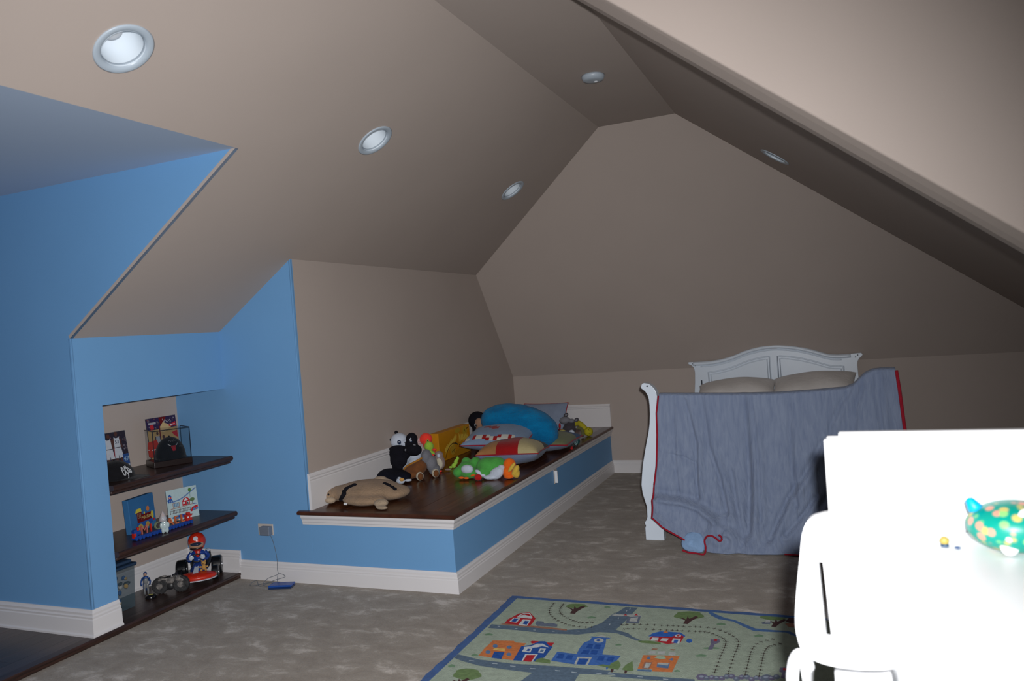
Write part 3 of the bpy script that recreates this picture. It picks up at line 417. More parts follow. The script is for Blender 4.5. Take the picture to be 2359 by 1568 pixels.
# ------------------------------------------------------------------ rug with a printed town map
RUG = [('road',None,[(0.041,-0.415),(0.195,-0.411),(0.455,-0.405),(0.548,-0.365),(0.603,-0.282),(0.623,-0.164),(0.638,-0.12),(0.631,-0.169),(0.669,-0.044),(0.736,-0.041),(0.724,-0.15),(0.715,-0.231),(0.705,-0.299),(0.694,-0.35),(0.768,-0.381),(0.797,-0.416),(0.854,-0.453),(0.823,-0.455),(0.755,-0.415),(0.712,-0.393),(0.665,-0.393),(0.622,-0.397),(0.53,-0.447),(0.362,-0.468),(0.223,-0.46),(0.044,-0.465)]),('road',None,[(0.031,-0.789),(0.158,-0.821),(0.33,-0.826),(0.526,-0.807),(0.68,-0.797),(0.815,-0.791),(0.781,-0.811),(0.891,-0.806),(1.034,-0.8),(1.156,-0.791),(1.16,-0.817),(1.041,-0.833),(0.9,-0.843),(0.791,-0.849),(0.825,-0.829),(0.663,-0.855),(0.665,-0.931),(0.432,-0.987),(0.454,-0.892),(0.316,-0.89),(0.186,-0.881),(0.088,-0.855),(0.032,-0.831)]),('river',None,[(1.102,-0.017),(1.125,-0.012),(1.152,-0.058),(1.198,-0.094),(1.248,-0.111),(1.3,-0.155),(1.351,-0.196),(1.435,-0.199),(1.51,-0.198),(1.549,-0.245),(1.558,-0.281),(1.531,-0.248),(1.493,-0.217),(1.399,-0.227),(1.346,-0.228),(1.296,-0.187),(1.242,-0.132),(1.167,-0.115),(1.125,-0.075)]),('brown',None,[(0.084,-0.406),(0.102,-0.391),(0.333,-0.388),(0.454,-0.395),(0.456,-0.413),(0.203,-0.409)]),('red',None,[(0.104,-0.391),(0.101,-0.334),(0.114,-0.296),(0.128,-0.246),(0.178,-0.215),(0.244,-0.293),(0.251,-0.366),(0.248,-0.394)]),('white',None,[(0.137,-0.298),(0.141,-0.255),(0.152,-0.235),(0.183,-0.226),(0.221,-0.281),(0.224,-0.301)]),('red',None,[(0.146,-0.272),(0.156,-0.244),(0.181,-0.235),(0.212,-0.271),(0.194,-0.268),(0.166,-0.256)]),('white',None,[(0.121,-0.364),(0.123,-0.306),(0.163,-0.31),(0.165,-0.367)]),('blue',None,[(0.13,-0.357),(0.13,-0.316),(0.155,-0.319),(0.155,-0.361)]),('white',None,[(0.186,-0.396),(0.181,-0.318),(0.226,-0.314),(0.235,-0.397)]),('blue',None,[(0.202,-0.376),(0.199,-0.334),(0.223,-0.336),(0.228,-0.384)]),('slate',None,[(0.268,-0.362),(0.263,-0.324),(0.299,-0.322),(0.313,-0.348),(0.358,-0.333),(0.387,-0.349),(0.392,-0.376),(0.287,-0.386)]),('orange',None,[(0.137,-0.784),(0.131,-0.695),(0.133,-0.65),(0.133,-0.605),(0.239,-0.587),(0.255,-0.603),(0.311,-0.601),(0.313,-0.702),(0.32,-0.793)]),('slateb',None,[(0.186,-0.661),(0.188,-0.676),(0.181,-0.684),(0.169,-0.68),(0.159,-0.667),(0.157,-0.652),(0.164,-0.644),(0.176,-0.648)]),('slateb',None,[(0.259,-0.659),(0.261,-0.673),(0.254,-0.681),(0.243,-0.678),(0.233,-0.665),(0.231,-0.65),(0.238,-0.642),(0.25,-0.646)]),('slateb',None,[(0.18,-0.732),(0.182,-0.746),(0.175,-0.754),(0.163,-0.751),(0.153,-0.738),(0.151,-0.724),(0.158,-0.716),(0.17,-0.72)]),('slateb',None,[(0.289,-0.734),(0.291,-0.748),(0.284,-0.755),(0.273,-0.752),(0.263,-0.74),(0.262,-0.726),(0.268,-0.718),(0.28,-0.721)]),('yellow',None,[(0.179,-0.708),(0.179,-0.684),(0.235,-0.682),(0.242,-0.709)]),('blue',None,[(0.209,-0.791),(0.194,-0.724),(0.246,-0.719),(0.261,-0.793)]),('blue',None,[(0.32,-0.793),(0.31,-0.708),(0.3,-0.638),(0.342,-0.614),(0.363,-0.565),(0.395,-0.558),(0.453,-0.614),(0.454,-0.731),(0.424,-0.783)]),('red',None,[(0.324,-0.583),(0.329,-0.567),(0.365,-0.565),(0.36,-0.581),(0.343,-0.599)]),('red',None,[(0.406,-0.571),(0.445,-0.565),(0.444,-0.604),(0.429,-0.6)]),('white',None,[(0.315,-0.644),(0.347,-0.628),(0.365,-0.594),(0.393,-0.588),(0.437,-0.622),(0.399,-0.616),(0.38,-0.635),(0.323,-0.654)]),('white',None,[(0.325,-0.695),(0.323,-0.652),(0.362,-0.649),(0.369,-0.695)]),('blue',None,[(0.343,-0.682),(0.342,-0.658),(0.358,-0.659),(0.358,-0.683)]),('white',None,[(0.404,-0.687),(0.399,-0.64),(0.428,-0.639),(0.434,-0.689)]),('slateb',None,[(0.41,-0.679),(0.408,-0.651),(0.425,-0.651),(0.426,-0.679)]),('white',None,[(0.362,-0.788),(0.352,-0.717),(0.412,-0.703),(0.416,-0.789)]),('red',None,[(0.369,-0.791),(0.362,-0.724),(0.404,-0.715),(0.41,-0.789)]),('midblue',None,[(0.496,-0.757),(0.492,-0.658),(0.59,-0.663),(0.584,-0.604),(0.586,-0.531),(0.606,-0.502),(0.605,-0.467),(0.676,-0.452),(0.691,-0.523),(0.708,-0.641),(0.774,-0.638),(0.801,-0.739),(0.762,-0.748),(0.613,-0.77)]),('midblue',None,[(0.733,-0.667),(0.756,-0.637),(0.795,-0.64),(0.787,-0.708),(0.773,-0.771),(0.767,-0.789)]),('midblue',None,[(0.587,-0.466),(0.601,-0.455),(0.697,-0.452),(0.692,-0.464)]),('pale',None,[(0.626,-0.453),(0.64,-0.429),(0.668,-0.438),(0.675,-0.449)]),('pale',None,[(0.672,-0.488),(0.672,-0.504),(0.663,-0.516),(0.649,-0.519),(0.634,-0.512),(0.625,-0.498),(0.625,-0.482),(0.634,-0.469),(0.649,-0.466),(0.664,-0.473)]),('blue',None,[(0.655,-0.489),(0.655,-0.499),(0.649,-0.504),(0.641,-0.502),(0.635,-0.494),(0.636,-0.485),(0.642,-0.479),(0.65,-0.481)]),('blue',None,[(0.613,-0.593),(0.61,-0.541),(0.635,-0.54),(0.642,-0.591)]),('blue',None,[(0.651,-0.589),(0.645,-0.541),(0.673,-0.539),(0.681,-0.587)]),('blue',None,[(0.607,-0.66),(0.608,-0.608),(0.638,-0.606),(0.644,-0.654)]),('blue',None,[(0.652,-0.652),(0.646,-0.607),(0.678,-0.604),(0.683,-0.649)]),('blue',None,[(0.51,-0.727),(0.507,-0.678),(0.536,-0.678),(0.542,-0.726)]),('blue',None,[(0.554,-0.726),(0.551,-0.681),(0.58,-0.681),(0.587,-0.728)]),('blue',None,[(0.699,-0.706),(0.698,-0.662),(0.726,-0.66),(0.731,-0.708)]),('blue',None,[(0.744,-0.705),(0.742,-0.661),(0.772,-0.659),(0.774,-0.707)]),('pale',None,[(0.611,-0.766),(0.604,-0.692),(0.67,-0.682),(0.674,-0.765),(0.664,-0.764),(0.661,-0.697),(0.615,-0.703),(0.622,-0.768)]),('blue',None,[(0.622,-0.763),(0.618,-0.707),(0.659,-0.702),(0.661,-0.763)]),('red',None,[(0.879,-0.428),(0.888,-0.386),(1.007,-0.335),(1.038,-0.354),(1.033,-0.434),(0.976,-0.465),(0.934,-0.45)]),('midblue2',None,[(0.87,-0.395),(0.882,-0.357),(0.916,-0.324),(1.012,-0.319),(1.042,-0.353),(1.041,-0.368),(1.007,-0.335),(0.98,-0.381)]),('orange',None,[(0.93,-0.342),(0.938,-0.309),(0.957,-0.336)]),('white',None,[(1.022,-0.357),(1.021,-0.368),(1.015,-0.376),(1.006,-0.378),(0.998,-0.373),(0.993,-0.364),(0.994,-0.353),(1.0,-0.345),(1.009,-0.343),(1.018,-0.348)]),('red',None,[(1.015,-0.359),(1.015,-0.364),(1.012,-0.368),(1.007,-0.369),(1.003,-0.367),(1.0,-0.362),(1.001,-0.357),(1.004,-0.353),(1.009,-0.352),(1.013,-0.354)]),('white',None,[(0.89,-0.44),(0.892,-0.405),(0.922,-0.401),(0.925,-0.438)]),('white',None,[(0.935,-0.436),(0.938,-0.403),(0.971,-0.4),(0.967,-0.436)]),('white',None,[(0.991,-0.443),(0.99,-0.394),(1.027,-0.391),(1.028,-0.449)]),('midblue2',None,[(1.0,-0.446),(0.999,-0.407),(1.018,-0.406),(1.019,-0.446)]),('midblue2',None,[(1.083,-0.403),(1.082,-0.421),(1.073,-0.431),(1.062,-0.426),(1.055,-0.41),(1.056,-0.391),(1.065,-0.382),(1.076,-0.387)]),('orange',None,[(0.9,-0.75),(0.893,-0.606),(1.055,-0.581),(1.052,-0.746),(0.968,-0.759),(0.96,-0.736)]),('pale',None,[(0.912,-0.587),(0.913,-0.556),(0.944,-0.555),(0.943,-0.586)]),('pale',None,[(0.954,-0.586),(0.951,-0.551),(0.98,-0.544),(0.991,-0.58)]),('pale',None,[(1.005,-0.584),(1.002,-0.548),(1.03,-0.545),(1.035,-0.581)]),('brown',None,[(0.916,-0.544),(0.92,-0.525),(0.945,-0.524),(0.94,-0.539)]),('brown',None,[(0.998,-0.528),(1.003,-0.516),(1.024,-0.514),(1.019,-0.529)]),('palegreen',None,[(0.947,-0.623),(0.958,-0.603),(0.987,-0.597),(1.001,-0.62),(0.979,-0.631)]),('slateb',None,[(0.917,-0.645),(0.917,-0.617),(0.93,-0.616),(0.932,-0.644)]),('slateb',None,[(1.016,-0.63),(1.021,-0.609),(1.032,-0.61),(1.032,-0.635)]),('brown',None,[(0.917,-0.742),(0.914,-0.675),(0.949,-0.669),(0.95,-0.743)]),('pale',None,[(0.924,-0.732),(0.923,-0.681),(0.946,-0.68),(0.944,-0.733)]),('slateb',None,[(0.977,-0.715),(0.972,-0.67),(1.026,-0.662),(1.029,-0.716)]),('pale',None,[(0.975,-0.686),(0.975,-0.669),(1.022,-0.664),(1.021,-0.688),(0.997,-0.686)]),('slateb',None,[(0.901,-0.754),(0.963,-0.744),(0.964,-0.764),(0.903,-0.77)]),('leaf',None,[(1.089,-0.082),(1.094,-0.103),(1.069,-0.126),(1.05,-0.142),(1.024,-0.151),(0.997,-0.153),(0.975,-0.145),(0.944,-0.133),(0.942,-0.112),(0.951,-0.088),(0.952,-0.069),(0.977,-0.052),(1.006,-0.041),(1.037,-0.04),(1.066,-0.047),(1.072,-0.064)]),('bark',None,[(1.005,-0.21),(1.008,-0.166),(0.975,-0.134),(0.99,-0.136),(1.012,-0.154),(1.011,-0.109),(1.025,-0.14),(1.051,-0.096),(1.066,-0.11),(1.038,-0.171),(1.028,-0.211)]),('leaf',None,[(1.492,-0.012),(1.495,-0.033),(1.472,-0.055),(1.454,-0.071),(1.432,-0.079),(1.408,-0.08),(1.389,-0.072),(1.363,-0.06),(1.363,-0.038),(1.373,-0.015),(1.376,0.004),(1.399,0.021),(1.425,0.03),(1.451,0.031),(1.476,0.024),(1.48,0.006)]),('bark',None,[(1.423,-0.16),(1.43,-0.117),(1.403,-0.085),(1.416,-0.088),(1.435,-0.105),(1.438,-0.062),(1.448,-0.092),(1.477,-0.049),(1.489,-0.062),(1.457,-0.122),(1.444,-0.161)]),('leaf',None,[(0.235,-0.96),(0.246,-0.98),(0.231,-1.002),(0.218,-1.017),(0.197,-1.027),(0.173,-1.028),(0.149,-1.021),(0.117,-1.01),(0.109,-0.99),(0.11,-0.967),(0.104,-0.949),(0.122,-0.931),(0.146,-0.921),(0.174,-0.919),(0.203,-0.926),(0.215,-0.942)]),('bark',None,[(0.166,-1.09),(0.16,-1.06),(0.124,-1.04),(0.139,-1.041),(0.162,-1.051),(0.153,-1.021),(0.172,-1.041),(0.188,-1.008),(0.205,-1.017),(0.19,-1.061),(0.187,-1.089)]),('leaf',None,[(0.463,-0.07),(0.468,-0.082),(0.449,-0.097),(0.435,-0.107),(0.415,-0.114),(0.393,-0.115),(0.374,-0.111),(0.349,-0.105),(0.346,-0.092),(0.352,-0.078),(0.352,-0.066),(0.371,-0.055),(0.394,-0.048),(0.418,-0.046),(0.442,-0.049),(0.448,-0.059)]),('bark',None,[(0.402,-0.191),(0.399,-0.144),(0.356,-0.109),(0.374,-0.112),(0.402,-0.131),(0.393,-0.083),(0.413,-0.116),(0.436,-0.069),(0.455,-0.084),(0.433,-0.149),(0.428,-0.192)]),('leaf',None,[(0.425,-0.787),(0.426,-0.755),(0.444,-0.738),(0.491,-0.754),(0.503,-0.787)]),('leaf',None,[(0.77,-0.772),(0.771,-0.72),(0.796,-0.684),(0.819,-0.727),(0.82,-0.777)]),('leaf',None,[(0.834,-0.77),(0.84,-0.722),(0.86,-0.678),(0.886,-0.77),(0.863,-0.783)]),('bark',None,[(0.793,-0.808),(0.786,-0.776),(0.8,-0.778),(0.802,-0.806)]),('bark',None,[(0.854,-0.806),(0.848,-0.775),(0.861,-0.776),(0.863,-0.804)]),('leaf',None,[(0.831,-0.458),(0.885,-0.446),(0.942,-0.453),(0.947,-0.476),(0.852,-0.478)]),('tuft',None,[(1.211,-0.173),(1.206,-0.187),(1.189,-0.188),(1.173,-0.194),(1.164,-0.183),(1.17,-0.173),(1.185,-0.159),(1.203,-0.166)]),('tuft',None,[(1.174,-0.55),(1.168,-0.563),(1.149,-0.565),(1.13,-0.571),(1.121,-0.562),(1.128,-0.553),(1.145,-0.539),(1.166,-0.544)]),('tuft',None,[(0.77,-0.52),(0.767,-0.529),(0.756,-0.53),(0.746,-0.534),(0.739,-0.527),(0.742,-0.521),(0.751,-0.512),(0.764,-0.516)]),('tuft',None,[(1.397,-0.277),(1.392,-0.29),(1.376,-0.291),(1.36,-0.297),(1.353,-0.287),(1.359,-0.278),(1.374,-0.264),(1.39,-0.271)]),('tuft',None,[(1.085,-0.728),(1.082,-0.737),(1.072,-0.737),(1.063,-0.741),(1.057,-0.734),(1.06,-0.728),(1.069,-0.718),(1.08,-0.723)]),('tuft',None,[(1.219,-0.459),(1.209,-0.47),(1.181,-0.475),(1.153,-0.483),(1.139,-0.476),(1.15,-0.468),(1.178,-0.453),(1.207,-0.455)]),('tuft',None,[(0.107,-0.538),(0.105,-0.55),(0.088,-0.551),(0.072,-0.557),(0.061,-0.548),(0.064,-0.539),(0.077,-0.526),(0.097,-0.532)]),('tuft',None,[(0.137,-0.779),(0.136,-0.791),(0.123,-0.792),(0.111,-0.796),(0.101,-0.788),(0.103,-0.78),(0.112,-0.768),(0.128,-0.774)]),('tuft',None,[(0.079,-0.911),(0.08,-0.924),(0.067,-0.924),(0.056,-0.93),(0.044,-0.919),(0.045,-0.909),(0.052,-0.896),(0.07,-0.904)]),('tuft',None,[(0.557,-0.218),(0.553,-0.231),(0.535,-0.233),(0.517,-0.238),(0.506,-0.229),(0.512,-0.22),(0.527,-0.206),(0.548,-0.213)]),('tuft',None,[(0.591,-0.063),(0.589,-0.074),(0.576,-0.075),(0.564,-0.079),(0.556,-0.07),(0.559,-0.062),(0.57,-0.051),(0.584,-0.058)]),('pale',None,[(0.622,-0.17),(0.648,-0.151),(0.701,-0.149),(0.75,-0.131),(0.791,-0.154),(0.751,-0.173),(0.711,-0.17),(0.652,-0.182)]),('slate',None,[(0.722,-0.258),(0.716,-0.18),(0.778,-0.156),(0.789,-0.251)]),('pale',None,[(0.735,-0.233),(0.733,-0.188),(0.768,-0.17),(0.774,-0.23)]),('red',None,[(0.687,-0.163),(0.693,-0.142),(0.708,-0.159)]),('red',None,[(0.742,-0.152),(0.747,-0.128),(0.763,-0.148)]),('mauve',None,[(1.167,-0.484),(1.171,-0.422),(1.162,-0.367),(1.203,-0.358),(1.209,-0.395),(1.189,-0.423),(1.187,-0.48)]),('red',None,[(1.18,-0.387),(1.18,-0.361),(1.193,-0.36),(1.195,-0.384)]),('bark',None,[(1.486,-0.079),(1.499,-0.028),(1.564,-0.009),(1.566,-0.089),(1.518,-0.11)]),('brown',None,[(1.483,-0.106),(1.566,-0.089),(1.568,-0.161),(1.5,-0.144)]),('slate',None,[(1.372,-0.124),(1.39,-0.099),(1.423,-0.097),(1.415,-0.131),(1.381,-0.138)]),('pale',None,[(1.391,-0.115),(1.394,-0.076),(1.412,-0.078),(1.416,-0.109)]),('blue',None,[(1.509,-0.483),(1.536,-0.458),(1.57,-0.461),(1.564,-0.483)]),('mauve',None,[(1.496,-0.698),(1.5,-0.65),(1.486,-0.638),(1.488,-0.601),(1.521,-0.589),(1.526,-0.629),(1.513,-0.647),(1.513,-0.702)]),('red',None,[(1.501,-0.622),(1.501,-0.602),(1.516,-0.6),(1.516,-0.621)]),('mauve',None,[(1.208,-0.758),(1.204,-0.783),(1.187,-0.796),(1.168,-0.791),(1.158,-0.77),(1.161,-0.746),(1.178,-0.732),(1.197,-0.738)]),('paleblue',None,[(1.19,-0.756),(1.186,-0.767),(1.175,-0.77),(1.168,-0.762),(1.172,-0.751),(1.183,-0.748)]),('slate',None,[(1.219,-0.764),(1.217,-0.781),(1.207,-0.79),(1.196,-0.786),(1.189,-0.771),(1.191,-0.754),(1.201,-0.745),(1.212,-0.749)]),('paleblue',None,[(1.207,-0.76),(1.205,-0.768),(1.198,-0.77),(1.194,-0.764),(1.196,-0.756),(1.203,-0.754)]),('mauve',None,[(1.238,-0.755),(1.236,-0.772),(1.226,-0.781),(1.215,-0.777),(1.208,-0.762),(1.21,-0.745),(1.22,-0.735),(1.232,-0.74)]),('paleblue',None,[(1.227,-0.751),(1.224,-0.759),(1.217,-0.761),(1.213,-0.754),(1.215,-0.747),(1.222,-0.745)]),('slate',None,[(1.259,-0.756),(1.257,-0.773),(1.247,-0.782),(1.236,-0.778),(1.229,-0.763),(1.231,-0.746),(1.241,-0.737),(1.253,-0.741)]),('paleblue',None,[(1.247,-0.752),(1.245,-0.76),(1.238,-0.762),(1.234,-0.756),(1.236,-0.748),(1.243,-0.746)]),('mauve',None,[(1.279,-0.752),(1.276,-0.769),(1.267,-0.778),(1.256,-0.774),(1.249,-0.759),(1.251,-0.742),(1.261,-0.732),(1.273,-0.737)]),('paleblue',None,[(1.267,-0.748),(1.265,-0.756),(1.258,-0.757),(1.254,-0.751),(1.256,-0.744),(1.263,-0.742)]),('slate',None,[(1.297,-0.733),(1.295,-0.75),(1.285,-0.759),(1.274,-0.755),(1.267,-0.74),(1.27,-0.723),(1.279,-0.713),(1.291,-0.718)]),('paleblue',None,[(1.286,-0.729),(1.283,-0.737),(1.276,-0.739),(1.272,-0.733),(1.275,-0.725),(1.281,-0.723)]),('mauve',None,[(1.317,-0.727),(1.314,-0.744),(1.305,-0.753),(1.293,-0.749),(1.287,-0.734),(1.29,-0.717),(1.299,-0.707),(1.311,-0.712)]),('paleblue',None,[(1.305,-0.723),(1.303,-0.731),(1.296,-0.733),(1.292,-0.727),(1.294,-0.719),(1.301,-0.717)]),('slate',None,[(1.339,-0.743),(1.336,-0.76),(1.326,-0.769),(1.315,-0.765),(1.309,-0.75),(1.312,-0.733),(1.322,-0.724),(1.333,-0.728)]),('paleblue',None,[(1.327,-0.739),(1.325,-0.747),(1.318,-0.749),(1.314,-0.743),(1.317,-0.735),(1.323,-0.733)]),('mauve',None,[(1.357,-0.724),(1.354,-0.741),(1.345,-0.75),(1.333,-0.746),(1.327,-0.731),(1.33,-0.714),(1.34,-0.704),(1.351,-0.709)]),('paleblue',None,[(1.346,-0.72),(1.343,-0.728),(1.336,-0.729),(1.332,-0.723),(1.335,-0.716),(1.342,-0.714)]),('slate',None,[(1.377,-0.718),(1.374,-0.736),(1.364,-0.745),(1.353,-0.74),(1.347,-0.725),(1.35,-0.708),(1.36,-0.699),(1.371,-0.703)]),('paleblue',None,[(1.365,-0.715),(1.363,-0.723),(1.356,-0.724),(1.352,-0.718),(1.355,-0.71),(1.361,-0.709)]),('mauve',None,[(1.398,-0.733),(1.395,-0.75),(1.385,-0.759),(1.374,-0.755),(1.369,-0.74),(1.371,-0.723),(1.381,-0.714),(1.392,-0.718)]),('paleblue',None,[(1.387,-0.729),(1.384,-0.737),(1.378,-0.738),(1.374,-0.732),(1.376,-0.725),(1.383,-0.723)]),('slate',None,[(1.417,-0.715),(1.414,-0.732),(1.404,-0.741),(1.393,-0.737),(1.387,-0.722),(1.39,-0.705),(1.4,-0.696),(1.411,-0.7)]),('paleblue',None,[(1.405,-0.711),(1.403,-0.719),(1.396,-0.721),(1.392,-0.715),(1.395,-0.707),(1.401,-0.705)]),('mauve',None,[(1.437,-0.72),(1.434,-0.736),(1.424,-0.745),(1.413,-0.741),(1.407,-0.726),(1.41,-0.709),(1.42,-0.7),(1.431,-0.704)]),('paleblue',None,[(1.426,-0.716),(1.423,-0.724),(1.416,-0.725),(1.412,-0.719),(1.415,-0.711),(1.422,-0.71)]),('slate',None,[(1.465,-0.704),(1.46,-0.728),(1.443,-0.741),(1.425,-0.736),(1.417,-0.715),(1.422,-0.691),(1.439,-0.677),(1.457,-0.683)]),('paleblue',None,[(1.449,-0.701),(1.444,-0.712),(1.433,-0.715),(1.427,-0.707),(1.432,-0.696),(1.443,-0.693)]),('mauve',None,[(1.475,-0.705),(1.472,-0.722),(1.462,-0.731),(1.452,-0.727),(1.446,-0.712),(1.449,-0.695),(1.459,-0.686),(1.47,-0.69)]),('paleblue',None,[(1.464,-0.702),(1.462,-0.709),(1.455,-0.711),(1.451,-0.705),(1.454,-0.697),(1.461,-0.696)]),('slate',None,[(1.494,-0.688),(1.491,-0.706),(1.481,-0.715),(1.47,-0.711),(1.465,-0.695),(1.468,-0.678),(1.478,-0.669),(1.489,-0.673)]),('paleblue',None,[(1.483,-0.685),(1.48,-0.693),(1.474,-0.694),(1.47,-0.688),(1.473,-0.68),(1.479,-0.679)]),('leaf',None,[(0.718,-0.758),(0.74,-0.741),(0.773,-0.746),(0.767,-0.768)]),('dash',None,[(0.084,-0.432),(0.097,-0.431),(0.1,-0.437),(0.087,-0.438)]),('dash',None,[(0.187,-0.441),(0.199,-0.441),(0.202,-0.447),(0.189,-0.447)]),('dash',None,[(0.286,-0.439),(0.299,-0.438),(0.301,-0.444),(0.289,-0.445)]),('dash',None,[(0.388,-0.434),(0.4,-0.433),(0.402,-0.439),(0.39,-0.44)]),('dash',None,[(0.511,-0.406),(0.523,-0.405),(0.525,-0.411),(0.513,-0.411)]),('dash',None,[(0.115,-0.841),(0.142,-0.84),(0.145,-0.846),(0.118,-0.846)]),('dash',None,[(0.236,-0.844),(0.263,-0.843),(0.265,-0.849),(0.239,-0.85)]),('dash',None,[(0.33,-0.849),(0.356,-0.848),(0.358,-0.854),(0.332,-0.855)]),('dash',None,[(0.429,-0.852),(0.455,-0.851),(0.457,-0.857),(0.431,-0.857)]),('dash',None,[(0.547,-0.846),(0.571,-0.845),(0.573,-0.851),(0.549,-0.851)]),('dash',None,[(0.624,-0.844),(0.649,-0.844),(0.65,-0.849),(0.626,-0.85)]),('dash',None,[(0.735,-0.831),(0.759,-0.83),(0.76,-0.836),(0.736,-0.836)]),('dash',None,[(0.785,-0.823),(0.809,-0.822),(0.811,-0.828),(0.787,-0.829)]),('dash',None,[(0.791,-0.826),(0.815,-0.825),(0.817,-0.83),(0.793,-0.831)]),('dash',None,[(0.916,-0.821),(0.939,-0.82),(0.94,-0.825),(0.917,-0.826)]),('dash',None,[(1.026,-0.818),(1.049,-0.817),(1.05,-0.823),(1.028,-0.823)]),('dash',None,[(0.698,-0.078),(0.696,-0.055),(0.7,-0.054),(0.702,-0.078)]),('dash',None,[(0.688,-0.11),(0.686,-0.087),(0.689,-0.086),(0.692,-0.11)]),('dash',None,[(0.671,-0.218),(0.669,-0.196),(0.672,-0.195),(0.675,-0.217)]),('dash',None,[(0.649,-0.306),(0.646,-0.284),(0.65,-0.284),(0.652,-0.305)]),('track',0.062,[(0.294,-0.052),(0.303,-0.156),(0.342,-0.233),(0.419,-0.298),(0.492,-0.327),(0.577,-0.315)]),('track',0.062,[(0.702,-0.322),(0.768,-0.297),(0.932,-0.279),(1.052,-0.269),(1.131,-0.263),(1.194,-0.291),(1.251,-0.348),(1.266,-0.411),(1.26,-0.548),(1.256,-0.716)]),('track',0.062,[(1.479,-0.317),(1.41,-0.375),(1.387,-0.449),(1.383,-0.572),(1.382,-0.717)])]
t = thing('play_rug', 'green town-map play rug with a blue border on the carpet', 'rug', (-1.794, 4.02, 0))
RX, RY, RW, RL = -1.794, 4.020, 2.55, 1.75
RUGG = fab('rug_green_pile', (.31, .38, .30), .10, 30, .5, 220); RUGB = fab('rug_blue_pile', (.018, .085, .27), .15, 30, .5, 220)
bm = B(); N_ = 60
def wob(i, n): return 0.003*math.sin(i*1.7)+0.002*math.sin(i*.61+1)
x0, x1, y1, y0 = RX, RX+RW, RY, RY-RL
ring = [(x0+(x1-x0)*i/N_, y1+wob(i, 0)) for i in range(N_)]+[(x1, y1-(y1-y0)*i/N_) for i in range(N_)]+[(x1-(x1-x0)*i/N_, y0) for i in range(N_)]+[(x0+wob(i, 1), y0+(y1-y0)*i/N_) for i in range(N_)]
prism_z(bm, ring, 0.0005, .010); obj('border', bm, RUGB, t)
b_ = .046; bm = B(); prism_z(bm, [(x0+b_, y0+b_), (x1-b_, y0+b_), (x1-b_, y1-b_*.8), (x0+b_, y1-b_*.8)], .004, .0115); obj('field', bm, RUGG, t)
items = []
OXR, OYR = -1.778, 4.013
xl0, yl1 = x0+b_+.001, y1-b_*.8-.001
for c, w_, P in RUG:
    P = [(min(max(OXR+a, xl0), x1-b_), min(OYR+b2, yl1)) for a, b2 in P]
    if c == 'track':
        # resample, then two rails of short dashes with sleepers
        Q = catmull([(a, b2, 0) for a, b2 in P], 10); acc = 0; k = 0
        for a, b2 in zip(Q, Q[1:]):
            L = (b2-a).length
            acc += L
            if acc < .022: continue
            acc = 0; k += 1; d = (b2-a).normalized(); n = Vector((-d.y, d.x, 0)); m_ = (a+b2)/2
            for s in (-1, 1):
                c0 = m_+n*.028*s
                items += stroke('track', [(c0-d*.0085)[:2], (c0+d*.0085)[:2]], .0045)
                items += stroke('track', [(c0-n*.011)[:2], (c0+n*.011)[:2]], .0030)
    else: items.append((c, P))
decal('printed_map', items, ((0, 0, .0115), (1, 0, 0), (0, 1, 0)), t, RUGINK, step=0.000006, base=0.0004)
# ------------------------------------------------------------------ bed
def lerp_tab(tab, x):
    if x <= tab[0][0]: return tab[0][1]
    for (a, b1), (c, d1) in zip(tab, tab[1:]):
        if x <= c: return b1+(d1-b1)*(x-a)/(c-a)
    return tab[-1][1]
bed = thing('bed', 'white wooden bed with arched panelled headboard and curled foot posts', 'bed', (-.5, 5.27, 0))
TOP = [(-1.287,1.101),(-1.20,1.099),(-1.046,1.104),(-.893,1.134),(-.741,1.187),(-.65,1.208),(-.593,1.217),(-.52,1.222),(-.449,1.220),(-.308,1.199),(-.171,1.161),(-.037,1.113),(.03,1.102),(.098,1.100),(.245,1.106)]
TOPS = catmull([(x, 0, z) for x, z in TOP], 5)
YHB = 7.50
left = [(-1.294,1.092),(-1.288,1.080),(-1.262,1.068),(-1.245,1.050),(-1.236,1.02),(-1.234,.995),(-1.240,.90),(-1.255,.76),(-1.27,.5),(-1.275,.0)]
right = [(.24,0),(.235,.5),(.222,.76),(.211,.87),(.207,1.0),(.211,1.03),(.225,1.055),(.248,1.075),(.257,1.09)]
outl = [(p.x, p.z) for p in TOPS]+[(x, z) for x, z in right[::-1]]+[(x, z) for x, z in left[::-1]]
bm = B(); prism_y(bm, outl, YHB, YHB+.045); hb = obj('headboard', bm, WHITE, bed, bevel=.004)
bm = B(); tube(bm, [(p.x, YHB-.012, p.z-.018) for p in TOPS[3:-3]], .016, 12); obj('top_moulding', bm, WHITE, hb, smooth=True)
bm = B(); tube(bm, [(p.x, YHB-.003, p.z-.046) for p in TOPS[6:-6]], .006, 8); obj('lower_bead', bm, WHITE, hb, smooth=True)
def arch(x, off): return lerp_tab([(p.x, p.z) for p in TOPS], x)-off
for xa, xb in ((-1.105, -.537), (-.470, .092)):
    xs = [xa+(xb-xa)*i/24 for i in range(25)]
    top = [(x, arch(x, .105)) for x in xs]
    for off, r in ((0, .007), (.022, .005)):
        x0_, x1_ = xa+off, xb-off; xs2 = [x0_+(x1_-x0_)*i/24 for i in range(25)]
        P = [(x0_, YHB-.001, .55)]+[(x, YHB-.001, arch(x, .105+off)) for x in xs2]+[(x1_, YHB-.001, .55)]
        bm = B(); tube(bm, P, r, 8); obj('panel_moulding', bm, WHITE, hb, smooth=True)
for x, z in ((-1.248, 1.083), (-1.226, 1.066), (.215, 1.088), (.196, 1.070)):
    bm = B(); cyl(bm, (x, YHB-.003, z), (x, YHB+.002, z), .0055, 12); obj('bolt_hole', bm, GROOVE, hb)
